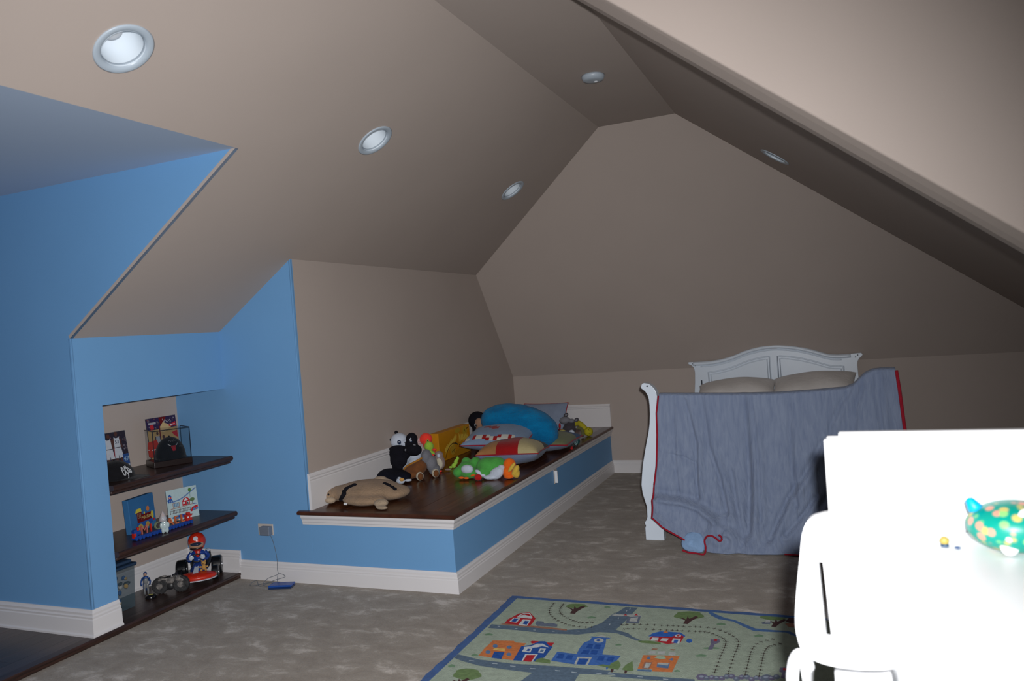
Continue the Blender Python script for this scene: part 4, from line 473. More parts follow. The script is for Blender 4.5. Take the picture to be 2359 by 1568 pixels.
for x, za in ((-1.175, .921), (.152, .926)):
    bm = B(); box(bm, x-.006, x+.006, YHB-.003, YHB+.002, .70, za); obj('slot', bm, GROOVE, hb)
# foot posts: flat S-curved boards with an outward curl
FP = [(-1.243,1.088),(-1.236,1.101),(-1.222,1.106),(-1.19,1.100),(-1.168,1.083),(-1.149,1.059),(-1.139,1.035),(-1.136,1.005),(-1.146,.94),(-1.153,.87),(-1.154,.74),(-1.158,.62),(-1.166,.53),(-1.182,.42),(-1.192,.33),(-1.192,.27),(-1.175,.225),(-1.152,.19),(-1.146,.165),(-1.150,.13),(-1.145,.115),(-1.152,.09),(-1.158,.06),(-1.157,0),(-1.287,0),(-1.287,.085),(-1.281,.10),(-1.289,.118),(-1.283,.13),(-1.272,.142),(-1.266,.165),(-1.264,.235),(-1.276,.28),(-1.288,.33),(-1.292,.39),(-1.283,.46),(-1.274,.52),(-1.256,.60),(-1.236,.68),(-1.214,.762),(-1.203,.82),(-1.196,.888),(-1.194,.95),(-1.196,.993),(-1.203,1.02),(-1.215,1.042),(-1.230,1.058),(-1.246,1.070)]
for s in (0, 1):
    pts = FP if s == 0 else [(-.94-x, z) for x, z in FP][::-1]
    bm = B(); prism_y(bm, pts, 5.262, 5.330); po = obj('foot_post', bm, WHITE, bed, bevel=.004)
    xx = -1.200 if s == 0 else .26
    bm = B(); cyl(bm, (xx, 5.259, 1.083), (xx, 5.264, 1.083), .006, 12); obj('bolt_hole', bm, GROOVE, po)
bm = B(); box(bm, -1.15, .21, 5.285, 5.32, .18, .965); obj('footboard', bm, WHITE, bed, bevel=.008)
for xx in (-1.20, .18):
    bm = B(); box(bm, xx, xx+.03, 5.32, YHB, .22, .42); obj('side_rail', bm, WHITE, bed, bevel=.004)
MATT = fab('mattress_ticking', (.42, .42, .43), .05, 20, .2, 80)
bm = B(); box(bm, -1.165, .175, 5.34, YHB-.01, .40, .735); tag(obj('mattress', bm, MATT, None, bevel=.05, smooth=True), 'white mattress lying in the white bed under the pillows', 'mattress')
bm = B(); box(bm, -1.165, .175, 5.34, YHB-.01, .28, .40); obj('slat_base', bm, WHITE, bed, bevel=.01)
def cushion_pts(W, D, H, n=26, pinch=.06, pw=.5):
    vs, fs = [], []
    def idx(s, i, j): return s*(n+1)*(n+1)+i*(n+1)+j
    for s in (1, -1):
        for i in range(n+1):
            for j in range(n+1):
                u = math.sin((i/n-.5)*math.pi*.999); v = math.sin((j/n-.5)*math.pi*.999)
                x = W/2*u*(1-pinch*(1-v*v)); y = D/2*v*(1-pinch*(1-u*u))
                z = s*H/2*(max(0, 1-abs(u)**2.6)**pw)*(max(0, 1-abs(v)**2.6)**pw)
                z *= 1+.05*math.sin(u*5+2*v)*s
                vs.append((x, y, z))
    for s in (0, 1):
        for i in range(n):
            for j in range(n):
                f = (idx(s,i,j), idx(s,i+1,j), idx(s,i+1,j+1), idx(s,i,j+1)); fs.append(f if s == 0 else f[::-1])
    return vs, fs
def cushion(name, W, D, H, m, mx, label, cat='cushion', pipe=None, group=None, colour=None, mats=None, pinch=.06, pw=.5):
    t = thing(name, label, cat, (0, 0, 0), group)
    vs, fs = cushion_pts(W, D, H, pinch=pinch, pw=pw)
    bm = B(); V = [bm.verts.new(v) for v in vs]
    for f in fs:
        F = bm.faces.new([V[i] for i in f])
        if colour: c = F.calc_center_median(); F.material_index = colour(c.x/(W/2), c.y/(D/2), c.z)
    bmesh.ops.remove_doubles(bm, verts=bm.verts, dist=.0004)
    o = obj('cover', bm, mats or m, t, smooth=True)
    if pipe:
        P = []
        for k in range(80):
            a = k/80*4; sd = int(a); f = math.sin(((a-sd)-.5)*math.pi)
            u, v = [(f, -1), (1, f), (-f, 1), (-1, -f)][sd]
            P.append((W/2*u*(1-pinch*(1-v*v)), D/2*v*(1-pinch*(1-u*u)), 0))
        bm = B(); tube(bm, P, .0055, 6, closed=True); obj('piping', bm, pipe, t, smooth=True)
    t.matrix_basis = mx
    return t
def XF(x, y, z, rx=0, ry=0, rz=0):
    from mathutils import Euler
    return Matrix.Translation((x, y, z)) @ Euler((rx, ry, rz)).to_matrix().to_4x4()
PILW = fab('pillowcase_linen', (.60, .58, .56), .06, 6, .45, 22)
cushion('bed_pillow', .70, .46, .20, PILW, XF(-.825, 7.19, .835, .22, -.03, .03), 'left grey-white bed pillow against the headboard', 'pillow', group='bed pillows')
cushion('bed_pillow', .70, .46, .20, PILW, XF(-.165, 7.19, .850, .32, -.05, -.06), 'right grey-white bed pillow, puffed higher against the headboard', 'pillow', group='bed pillows')
# ------------------------------------------------------------------ blue-grey blanket over the footboard
BLK = bpy.data.materials.new('crinkled_cotton'); BLK.use_nodes = True; nt = BLK.node_tree; b = nt.nodes['Principled BSDF']
b.inputs['Roughness'].default_value = .9; b.inputs['Specular IOR Level'].default_value = .15; b.inputs['Sheen Weight'].default_value = .12
tc = nt.nodes.new('ShaderNodeTexCoord'); mp = nt.nodes.new('ShaderNodeMapping'); mp.inputs['Scale'].default_value = (55, 55, 7)
n1 = nt.nodes.new('ShaderNodeTexNoise'); n1.inputs['Scale'].default_value = 1; n1.inputs['Detail'].default_value = 4; n1.inputs['Distortion'].default_value = .5
nt.links.new(tc.outputs['Object'], mp.inputs[0]); nt.links.new(mp.outputs[0], n1.inputs['Vector'])
rr = nt.nodes.new('ShaderNodeValToRGB'); rr.color_ramp.elements[0].color = (.17, .215, .325, 1); rr.color_ramp.elements[1].color = (.225, .275, .385, 1)
rr.color_ramp.elements[0].position = .3; rr.color_ramp.elements[1].position = .7
nt.links.new(n1.outputs['Fac'], rr.inputs[0]); nt.links.new(rr.outputs[0], b.inputs['Base Color'])
bp = nt.nodes.new('ShaderNodeBump'); bp.inputs['Strength'].default_value = .7; bp.inputs['Distance'].default_value = .008
nt.links.new(n1.outputs['Fac'], bp.inputs['Height']); nt.links.new(bp.outputs[0], b.inputs['Normal'])
REDP = fab('red_piping', (.30, .010, .025), .1, 30, .2, 200)
LBLUE = fab('pale_blue_cotton', (.24, .38, .60), .10, 12, .5, 40)
zl_t = [(-.02,-1.172),(.25,-1.172),(.326,-1.180),(.544,-1.150),(.751,-1.140),(.896,-1.139),(1.014,-1.118)]
zr_t = [(0,.47),(.5,.405),(.773,.378),(1.0,.366),(1.12,.356)]
top_t = [(-1.12,1.016),(-.934,1.009),(-.64,.998),(-.358,.994),(-.087,1.003),(.07,1.012),(.12,1.03),(.16,1.066),(.20,1.10),(.25,1.121),(.30,1.125),(.36,1.122)]
bot_t = [(-1.18,.255),(-1.09,.165),(-.97,.085),(-.88,.03),(-.80,.012),(.5,.012)]
def g(x, c, w_): return math.exp(-((x-c)/w_)**2)
CREASE = [([(-.94,.976),(-.913,.84),(-.885,.69),(-.89,.48),(-.885,.33)], .030, .013), ([(-.83,.99),(-.80,.67),(-.745,.48),(-.70,.25)], .024, .016),
  ([(-.556,1.0),(-.55,.75),(-.55,.38),(-.57,.12)], .034, .022), ([(-.50,.9),(-.49,.6),(-.49,.2)], .020, .012), ([(-.274,.95),(-.284,.56),(-.27,.3)], .020, .018), ([(-.09,.69),(-.20,.50),(-.32,.33),(-.44,.09)], .026, .016),
  ([(.10,1.02),(.03,.92),(-.03,.80),(-.06,.66)], .026, .014), ([(.244,1.10),(.25,.95),(.26,.75)], .024, .014), ([(.17,1.03),(.12,.9),(.09,.7)], .018, .014), ([(-1.06,.62),(-.97,.60),(-.90,.56)], .012, .008), ([(-1.02,.95),(-1.03,.6),(-1.01,.35)], .012, .012),
  ([(-1.14,.33),(-1.0,.31),(-.88,.27),(-.78,.20)], -.030, .022), ([(-.15,.35),(-.25,.22),(-.34,.12)], .02, .012), ([(.02,.5),(-.12,.3),(-.22,.1)], .02, .014), ([(-.66,.5),(-.64,.3),(-.60,.1)], .016, .014)]
def near(pl_, X, z):
    best = (9, 1)
    for (ax, az), (cx, cz) in zip(pl_, pl_[1:]):
        dx, dz = cx-ax, cz-az; L = dx*dx+dz*dz; k = max(0, min(1, ((X-ax)*dx+(z-az)*dz)/L))
        ex, ez = X-(ax+k*dx), z-(az+k*dz); d = math.hypot(ex, ez)
        if d < best[0]: best = (d, 1 if ex*dz-ez*dx < 0 else -1)
    return best
def blk(s, t):
    x = -1.15+s*1.53
    zt, zb = lerp_tab(top_t, x), lerp_tab(bot_t, x)
    z = zt+(zb-zt)*t
    lo, hi = lerp_tab(zl_t, z), lerp_tab(zr_t, z)
    X = lo+(hi-lo)*s
    A = .25+.75*min(1, t*1.3)
    # soft hanging folds, plus creases that follow the pull of the cloth
    f = .008*math.sin(9*X+.8)+.005*math.sin(21*X+1.3+1.5*t)+.002*math.sin(47*X+5*t)
    for pl_, dp, wd in CREASE:
        d, sgn = near(pl_, X, z)
        f += dp*math.exp(-(d/wd)**2)-dp*.75*math.exp(-((d*sgn-wd*1.9)/(wd*1.5))**2)
    dg = X*.82-z*.55
    wd = max(0, min(1, (X+.42)*2.2))*max(0, min(1, (t-.45)*2.2))
    f += wd*(.010*math.sin(dg*38)+.004*math.sin(dg*81+1))
    rdx = X-(-.72); rdz = z-.10; rd = math.hypot(rdx, rdz)
    sw = math.exp(-(rd/.16)**2); f -= sw*(.05+.011*math.sin(rd*62+math.atan2(rdz, rdx)*2+3*X)+.006*math.sin(33*X+41*z))
    fr = max(0, min(1, (t-.93)/.07))
    y = 5.235-.03*t-.17*t**2.2+A*f*1.15
    y -= fr*.015*(1+math.sin(X*9))
    if x > .1: y -= .02*g(x, .25, .12)
    return Vector((X, y, max(z, .008)))
NS, NT_ = 150, 100
vs, fs = [], []
rows = []
for j in range(-14, NT_+1):
    row = []
    for i in range(NS+1):
        s = i/NS
        if j >= 0: p = blk(s, j/NT_)
        else:
            p = blk(s, 0); a = -j/14
            if a < .4: an = a/.4*math.pi; p = Vector((p.x, p.y+.052*(1-math.cos(an)), p.z+.016*math.sin(an)))
            else: p = Vector((p.x, p.y+.104+.006*math.sin(s*40), p.z-(a-.4)/.6*.20*(1-.3*math.sin(s*7))))
        row.append(len(vs)); vs.append(tuple(p))
    rows.append(row)
for a, c in zip(rows, rows[1:]):
    for i in range(NS): fs.append((a[i], a[i+1], c[i+1], c[i]))
bl = thing('blanket', 'blue-grey blanket with red piping draped over the bed footboard', 'blanket', (-.4, 5.2, 0))
o = obj('cloth', (vs, [], fs), BLK, bl, smooth=True); so = o.modifiers.new('thick', 'SOLIDIFY'); so.thickness = .008; so.offset = 1
P = [blk(0, j/40)+Vector((-.002, -.004, 0)) for j in range(41)]+[blk(s/100, 1)+Vector((0, -.006, .002)) for s in range(1, 16)]
bm = B(); tube(bm, P, .0058, 8); obj('piping', bm, REDP, bl, smooth=True)
P = [blk(1, j/40)+Vector((.004, -.004, 0)) for j in range(41)]
bm = B(); tube(bm, P, .0105, 8); obj('piping', bm, REDP, bl, smooth=True)
P = [blk(s/100, 1)+Vector((0, -.008, .002)) for s in range(50, 101)]
bm = B(); tube(bm, P, .005, 8); obj('piping', bm, REDP, bl, smooth=True)
fo = [(-.985,.092,5.03),(-.998,.060,5.02),(-.985,.025,5.0),(-.945,.012,4.99),(-.90,.010,4.985),(-.845,.008,4.975),(-.835,.05,4.99),(-.84,.09,5.01),(-.86,.125,5.04),(-.91,.135,5.06),(-.955,.125,5.05)]
c0 = Vector((-.915, 4.985, .07)); vs = [tuple(c0)]; fs = []; K = 5; L = len(fo)
for r_ in range(1, K+1):
    for x, z, y in fo:
        q = Vector((x, y, z)); f = r_/K; p = c0.lerp(q, f); p.y -= .018*(1-f*f); vs.append(tuple(p))
for r_ in range(K):
    for i in range(L):
        if r_ == 0: fs.append((0, 1+i, 1+(i+1) % L))
        else: a = 1+(r_-1)*L; c = 1+r_*L; fs.append((a+i, c+i, c+(i+1) % L, a+(i+1) % L))
o = obj('folded_corner', (vs, [], fs), LBLUE, bl, smooth=True, sub=1, label='pale blue underside corner folded out on the carpet'); so = o.modifiers.new('thick', 'SOLIDIFY'); so.thickness = .012; so.offset = -1
P = catmull([(-.985,4.995,.02),(-.945,4.984,.010),(-.90,4.978,.009),(-.842,4.966,.008),(-.830,4.978,.045),(-.836,4.99,.085),(-.822,4.99,.115),(-.79,4.975,.128),(-.76,4.96,.118),(-.738,4.95,.104),(-.722,4.945,.110),(-.720,4.945,.128),(-.738,4.95,.142)], 6)
bm = B(); tube(bm, P, .0062, 8); obj('piping', bm, REDP, bl, smooth=True)
# ------------------------------------------------------------------ white desk, chair and things on the desk (near right)
dk = thing('high_table', 'white counter-height table with a low back panel at the near right', 'table', (.4, 2.5, 0))
bm = B(); box(bm, -.055, 1.25, 2.13, 2.96, .725, .76); obj('desktop', bm, DESKW, dk, bevel=.006)
bm = B(); box(bm, -.045, 1.235, 2.145, 2.175, .40, .7255); obj('apron', bm, DESKW, dk, bevel=.003)
for i, xx in enumerate((-.02, .60)):
    bm = B(); box(bm, xx+.04, xx+.56, 2.136, 2.146, .56, .70); d_ = obj('drawer', bm, DESKW, dk, bevel=.003)
    bm = B(); ell(bm, (xx+.30, 2.128, .63), (.013, .013, .013)); obj('knob', bm, DESKW, d_, smooth=True)
for xx in (-.04, 1.18):
    for yy in (2.15, 2.90):
        bm = B(); box(bm, xx, xx+.055, yy, yy+.055, 0 if yy < 2.5 else .0125, .726); obj('leg', bm, DESKW, dk, bevel=.004)
bm = B(); box(bm, -.035, 1.23, 2.915, 2.945, .76, 1.085); obj('back_panel', bm, DESKW, dk, bevel=.003)
for xx in (-.045, 1.202):
    bm = B(); box(bm, xx, xx+.033, 2.88, 2.914, .76, 1.080); obj('side_panel', bm, DESKW, dk, bevel=.003)
bm = B(); box(bm, .004, 1.235, 2.912, 2.950, 1.083, 1.100); obj('top_rail', bm, DESKW, dk, bevel=.004)
ch = thing('high_stool', 'white high stool with slotted back pushed up to the near white table', 'stool', (.1, 1.9, 0))
bm = B()
out = catmull([(-.115,.76,0),(-.118,.82,0),(-.100,.95,0),(-.085,1.03,0),(-.055,1.060,0),(.02,1.072,0),(.08,1.065,0),(.115,1.02,0),(.125,.85,0),(.12,.76,0),(.095,.72,0),(.02,.708,0),(-.06,.712,0),(-.10,.73,0)], 5, closed=True)
hole1 = [(-.062,.955),(-.048,.955),(-.040,.77),(-.056,.77)]
rings = [[(p.x, p.y) for p in out], hole1]
bm = facefill(rings)
for v in bm.verts: x_, z_ = v.co.x, v.co.y; v.co = (x_, 1.90+.12*(x_-.0)**2*4, z_)
o = obj('backrest', bm, DESKW, ch); so = o.modifiers.new('thick', 'SOLIDIFY'); so.thickness = .02; bv = o.modifiers.new('b', 'BEVEL'); bv.width = .008; bv.segments = 3
bm = B(); box(bm, -.11, .13, 1.93, 2.25, .43, .46); obj('seat', bm, DESKW, ch, bevel=.012)
for xx, yy in ((-.10, 1.90), (.10, 1.90)):
    bm = B(); tube(bm, [(xx+(-.03 if xx < 0 else .03), yy-.03, 0), (xx, yy, .45), (xx, yy, .73)], [.014, .017, .016], 12); obj('leg', bm, DESKW, ch, smooth=True)
for xx, yy in ((-.08, 2.22), (.10, 2.22)):
    bm = B(); tube(bm, [(xx, yy+.03, 0), (xx, yy, .44)], [.013, .017], 12); obj('leg', bm, DESKW, ch, smooth=True)
bm = B(); tube(bm, catmull([(-.130,1.885,.60),(-.135,1.88,.66),(-.128,1.88,.715),(-.112,1.888,.735),(-.096,1.895,.70)], 6), .013, 10); obj('side_loop', bm, DESKW, ch, smooth=True)
# patterned dome bank / soft toy with a spike
t = thing('patterned_dome', 'green dome-shaped toy with orange and pink dots on the near white table', 'toy', (.475, 2.70, .76))
DG = mat('dotted_green', (.0, .20, .13), .35, .5); 
nt = DG.node_tree; b = nt.nodes['Principled BSDF']; vo = nt.nodes.new('ShaderNodeTexVoronoi'); vo.inputs['Scale'].default_value = 46
tc = nt.nodes.new('ShaderNodeTexCoord'); nt.links.new(tc.outputs['Object'], vo.inputs['Vector'])
cr = nt.nodes.new('ShaderNodeValToRGB'); cr.color_ramp.interpolation = 'LINEAR'; e = cr.color_ramp.elements
e[0].position = .32; e[0].color = (1, 1, 1, 1); e[1].position = .50; e[1].color = (0, 0, 0, 1)
nt.links.new(vo.outputs['Distance'], cr.inputs[0])
c2 = nt.nodes.new('ShaderNodeValToRGB'); c2.color_ramp.interpolation = 'CONSTANT'; e = c2.color_ramp.elements
e[0].position = 0; e[0].color = (.85, .36, .26, 1); e[1].position = .4; e[1].color = (.62, .55, .18, 1); x_ = c2.color_ramp.elements.new(.7); x_.color = (.28, .68, .22, 1)
nt.links.new(vo.outputs['Color'], c2.inputs[0])
mx = nt.nodes.new('ShaderNodeMix'); mx.data_type = 'RGBA'; mx.inputs[6].default_value = (.0, .34, .26, 1)
nt.links.new(cr.outputs[0], mx.inputs[0]); nt.links.new(c2.outputs[0], mx.inputs[7]); nt.links.new(mx.outputs[2], b.inputs['Base Color'])
bm = B(); ell(bm, (.487, 2.72, .835), (.135, .11, .078), seg=40, ring=24)
for v in bm.verts: v.co.z = max(v.co.z, .7615)
obj('dome', bm, DG, t, smooth=True)
bm = B(); lathe(bm, [(.0, .0), (.012, .006), (.020, .03), (.022, .04)], (.360, 2.70, .925), (.45, .05, -.8), 14); obj('ear', bm, mat('cyan_plastic', (.0, .42, .85), .4), t, smooth=True, label='small bright blue pointed ear')
for x_, z_, r_ in ((.452, .790, .024), (.500, .885, .022), (.45, .822, .011)):  # specular highlights on the dome, modelled as flat white discs
    bm = B(); ell(bm, (x_, 2.72-.105*math.sqrt(max(.05, 1-((x_-.487)/.135)**2-((z_-.835)/.078)**2)), z_), (r_, .006, r_)); obj('highlight_spot', bm, DESKW, t, smooth=True)
t = thing('small_toy', 'small yellow bead with a blue base on the near white table beside the dome', 'toy', (.29, 2.73, .76))
bm = B(); ell(bm, (.292, 2.735, .778), (.014, .012, .014)); obj('bead', bm, mat('pale_yellow', (.42, .33, .08), .4), t, smooth=True)
bm = B(); cyl(bm, (.292, 2.733, .7605), (.292, 2.733, .768), .012, 16); obj('bead_base', bm, mat('blue_grey', (.03, .08, .16), .4), t, smooth=True)
t = thing('small_toy', 'tiny dark blue bead lying between the yellow bead and the dome', 'toy', (.33, 2.71, .76))
bm = B(); ell(bm, (.325, 2.71, .7645), (.009, .008, .004)); obj('bead', bm, mat('dull_blue', (.03, .08, .2), .4), t, smooth=True)
t = thing('night_lamp', 'pale round lamp standing on the near white table before its back panel', 'lamp', (.27, 2.84, .76))
PLM = mat('frosted_lamp', (.90, .92, .93), .4)
bm = B(); lathe(bm, [(.05, 0), (.05, .012), (.02, .02), (.014, .05), (.03, .065)], (.27, 2.84, .7605), (0, 0, 1), 32); obj('stand', bm, PLM, t, smooth=True)
bm = B(); ell(bm, (.27, 2.84, .885), (.065, .065, .065), seg=32, ring=20); obj('lamp_shade', bm, PLM, t, smooth=True)
bm = B(); lathe(bm, [(.035, .052), (.030, .063), (.012, .072), (.0, .074)], (.27, 2.84, .885), (0, 0, 1), 32); obj('cap', bm, mat('aqua_cap', (.60, .78, .85), .4), t, smooth=True)

# bring the table group to its real size and distance: it is counter height, close to the camera
KS = .68; KM = Matrix.Translation(CAM) @ Matrix.Scale(KS, 4) @ Matrix.Translation(-CAM)
for o in list(bpy.data.objects):
    r_ = o
    while r_.parent: r_ = r_.parent
    if r_.name.split('.')[0] in ('high_table', 'high_stool', 'patterned_dome', 'small_toy', 'night_lamp'):
        if o.type == 'MESH':
            o.data.transform(KM)
            if o.name.split('.')[0] == 'leg':
                zm = min(v.co.z for v in o.data.vertices)
                for v in o.data.vertices:
                    if v.co.z < zm+.03: v.co.z = 0.0
for o in list(bpy.data.objects):
    if o.name.split('.')[0] in ('high_table', 'high_stool', 'patterned_dome', 'small_toy', 'night_lamp') and o.type == 'EMPTY':
        old = o.matrix_basis.copy(); new = Matrix.Translation(KM @ old.translation); new.translation.z = max(0, new.translation.z if o.name.split('.')[0] in ('patterned_dome', 'small_toy', 'night_lamp') else 0)
        o.matrix_basis = new
        for c in o.children: c.matrix_parent_inverse = new.inverted()
# ------------------------------------------------------------------ toys on the platform (z = ZP)
TAN = fab('tan_plush', (.30, .208, .135), .12, 14, .6, 120); TANL = fab('pale_tan_plush', (.40, .31, .22), .1, 14, .5, 120)
BLK_ = fab('black_plush', (.006, .006, .010), .2, 20, .5, 120, 0); NAVY = fab('dark_navy_plush', (.005, .006, .013), .2, 20, .5, 120, 0)
WHP = fab('white_plush', (.50, .56, .66), .06, 20, .4, 120); GRP = fab('grey_plush', (.17, .175, .20), .1, 20, .5, 120)
BRP = fab('brown_plush', (.16, .060, .020), .12, 20, .5, 120); ORP = fab('orange_trim_cloth', (.38, .16, .02), .1, 30, .2, 100)
NEON = fab('neon_red_plush', (.95, .055, .035), .06, 20, .4, 120); LIME = fab('lime_plush', (.32, .56, .06), .08, 20, .4, 120)
CRP = fab('cream_plush', (.50, .46, .36), .06, 20, .4, 120); GRN = fab('green_plush', (.07, .33, .06), .10, 20, .45, 120)
ORA = fab('orange_plush', (.75, .13, .01), .1, 20, .4, 120); YEL = fab('yellow_felt', (.62, .42, .06), .1, 20, .4, 120)
REDC = fab('red_cloth', (.42, .012, .012), .1, 30, .3, 120)
EYEB = pl('black_eye_bead', (.004, .004, .006), .1); EYEW = pl('white_eye', (.6, .65, .7), .3); NAVE = pl('navy_eye', (.008, .02, .06), .15)
Z = ZP
def bead(name, p, r, m, par, rr=None, rot=(0,0,0)):
    bm = B(); ell(bm, p, rr or (r, r, r), rot, 16, 10); return obj(name, bm, m, par, smooth=True)
EAR1 = [(-2.972,4.232,Z+.121),(-2.990,4.212,Z+.114),(-3.006,4.194,Z+.106),(-3.010,4.172,Z+.093),(-3.002,4.154,Z+.080),(-3.010,4.148,Z+.064),(-3.030,4.160,Z+.045)]
EAR2 = [(-2.785,4.308,Z+.118),(-2.765,4.303,Z+.113),(-2.745,4.300,Z+.106),(-2.722,4.298,Z+.096),(-2.703,4.298,Z+.084)]
# tan dog-shaped pillow
t = thing('dog_pillow', 'tan plush dog pillow with dark ears lying at the near end of the platform', 'plush toy', (-2.93, 4.30, Z))
blob('body', [(-2.93,4.33,Z+.066,.24,.19,.068),(-3.10,4.30,Z+.055,.13,.12,.052),(-2.78,4.36,Z+.050,.14,.13,.048),(-2.87,4.18,Z+.040,.16,.09,.038)], TAN, t, .011)
blob('head', [(-3.165,4.27,Z+.050,.078,.090,.046),(-3.205,4.24,Z+.040,.045,.055,.036)], TAN, t, .009)
blob('paw', [(-2.715,4.14,Z+.030,.050,.045,.026),(-2.68,4.09,Z+.014,.050,.030,.012,(0,0,-.3))], TANL, t, .007)
blob('paw', [(-2.93,4.48,Z+.095,.060,.050,.036),(-2.87,4.47,Z+.085,.045,.045,.028)], TANL, t, .008)
def strip(name, P, wdt, m, par, lab=None):
    """soft flat strap following points, flattened ellipses merged"""
    return blob(name, [(x, y, z, wdt, wdt, wdt*.75) for x, y, z in P], m, par, .004, label=lab)
strip('ear', EAR1, .019, BLK_, t, 'dark brown plush ear')
strip('ear', EAR2, .015, BLK_, t, 'dark brown plush ear')
bead('nose', (-3.150,4.185,Z+.067), .007, EYEB, t)
blob('snout', [(-3.13,4.175,Z+.032,.040,.030,.022)], TANL, t, .006)
bm = B(); box(bm, -2.965, -2.94, 4.088, 4.093, Z+.024, Z+.038); obj('tag', bm, PLASTW, t, bevel=.001)
# black penguin pillow
t = thing('penguin_pillow', 'black penguin plush lying flat behind the tan dog pillow', 'plush toy', (-3.10, 4.88, Z))
blob('body', [(-3.13,4.91,Z+.050,.15,.12,.046),(-3.25,4.93,Z+.032,.12,.09,.028),(-3.02,4.87,Z+.046,.10,.085,.040)], NAVY, t, .010)
blob('face', [(-2.965,4.800,Z+.028,.036,.024,.022),(-2.98,4.805,Z+.046,.02,.016,.014)], WHP, t, .005)
blob('beak', [(-2.945,4.785,Z+.042,.020,.016,.014)], fab('pale_orange_felt', (.62,.34,.10), .05), t, .004)
bead('eye', (-2.978,4.786,Z+.052), .005, EYEB, t)
blob('wing', [(-2.925,4.84,Z+.026,.030,.012,.010,(0,0,.3))], WHP, t, .004)
# panda plush
t = thing('panda_plush', 'panda plush with white belly and brown trousers sitting against the wall', 'plush toy', (-3.0, 5.12, Z))
blob('body', [(-3.065,5.14,Z+.105,.085,.085,.10),(-3.00,5.10,Z+.085,.070,.075,.075),(-3.02,5.12,Z+.17,.06,.06,.06)], WHP, t, .008)
blob('head', [(-3.128,5.09,Z+.276,.072,.064,.064),(-3.075,5.075,Z+.262,.040,.040,.034)], WHP, t, .006)
blob('arm', [(-3.105,5.030,Z+.192,.108,.038,.064),(-3.108,5.022,Z+.140,.078,.034,.060),(-3.115,5.015,Z+.090,.046,.028,.046)], BLK_, t, .006, label='black drooping arm')
blob('trousers', [(-2.985,5.05,Z+.060,.085,.060,.052),(-2.945,5.06,Z+.085,.055,.060,.055),(-3.00,5.00,Z+.035,.070,.05,.034)], BRP, t, .007)
bm = B(); tube(bm, catmull([(-3.06,5.00,Z+.062),(-3.02,4.985,Z+.098),(-2.97,4.985,Z+.122),(-2.925,5.0,Z+.142),(-2.905,5.03,Z+.155)], 5), .0075, 8); obj('waistband', bm, ORP, t, smooth=True)
bead('ear', (-3.202,5.060,Z+.292), .017, BLK_, t); bead('ear', (-3.150,5.09,Z+.344), .014, BLK_, t)
bead('eye', (-3.095,5.032,Z+.276), 0, NAVE, t, (.017,.008,.018)); bead('eye_glint', (-3.090,5.024,Z+.281), .005, EYEW, t)
bead('nose', (-3.045,5.04,Z+.272), .007, EYEB, t)
for fx, fy, nm in ((-2.885,4.945,'foot'), (-2.815,5.06,'foot')):
    f = blob(nm, [(fx,fy,Z+.034,.030,.030,.034)], CRP, t, .005); blob('sole', [(fx+.014,fy-.016,Z+.034,.022,.022,.028)], BRP, f, .005)
# grey plush with a black head leaning over the panda
t = thing('donkey_plush', 'grey plush animal with black head and white eye patch leaning on the panda', 'plush toy', (-2.9, 5.10, Z))
blob('head', [(-2.978,5.025,Z+.300,.047,.042,.050),(-2.975,5.010,Z+.262,.052,.044,.040),(-2.940,4.98,Z+.225,.066,.044,.046),(-3.01,4.99,Z+.225,.030,.030,.022)], BLK_, t, .006)
blob('eye_patch', [(-2.972,4.990,Z+.288,.014,.008,.032,(0,.3,0))], WHP, t, .004)
bead('eye', (-2.960,4.983,Z+.287), 0, NAVE, t, (.010,.006,.018)); bead('eye_glint', (-2.962,4.976,Z+.294), .004, EYEW, t)
bead('nostril', (-2.995,4.960,Z+.228), 0, GRP, t, (.014,.005,.010)); bead('nostril', (-2.925,4.965,Z+.262), 0, GRP, t, (.013,.006,.009)); bead('bead_glint', (-2.952,4.946,Z+.240), .0035, EYEW, t)
blob('body', [(-2.905,5.10,Z+.150,.040,.05,.060),(-2.875,5.12,Z+.095,.042,.05,.065),(-2.865,5.14,Z+.045,.045,.05,.044)], GRP, t, .006)
# neon parrot
t = thing('parrot_plush', 'neon red and lime green plush parrot between the panda and the yellow box', 'plush toy', (-3.08, 5.48, Z))
blob('body', [(-3.05,5.46,Z+.070,.045,.045,.070),(-3.07,5.47,Z+.13,.030,.03,.045)], NEON, t, .006)
blob('head', [(-3.125,5.50,Z+.225,.055,.050,.052),(-3.10,5.47,Z+.185,.035,.035,.045)], NEON, t, .006)
blob('face', [(-3.065,5.435,Z+.175,.040,.036,.042)], LIME, t, .005)
blob('eye_tuft', [(-3.078,5.445,Z+.215,.010,.010,.018)], LIME, t, .003); bead('eye', (-3.072,5.433,Z+.222), .005, EYEB, t)
blob('wing', [(-3.03,5.42,Z+.130,.028,.02,.012,(0,.6,0))], LIME, t, .004); blob('wing', [(-3.010,5.42,Z+.150,.022,.016,.010)], NEON, t, .004)
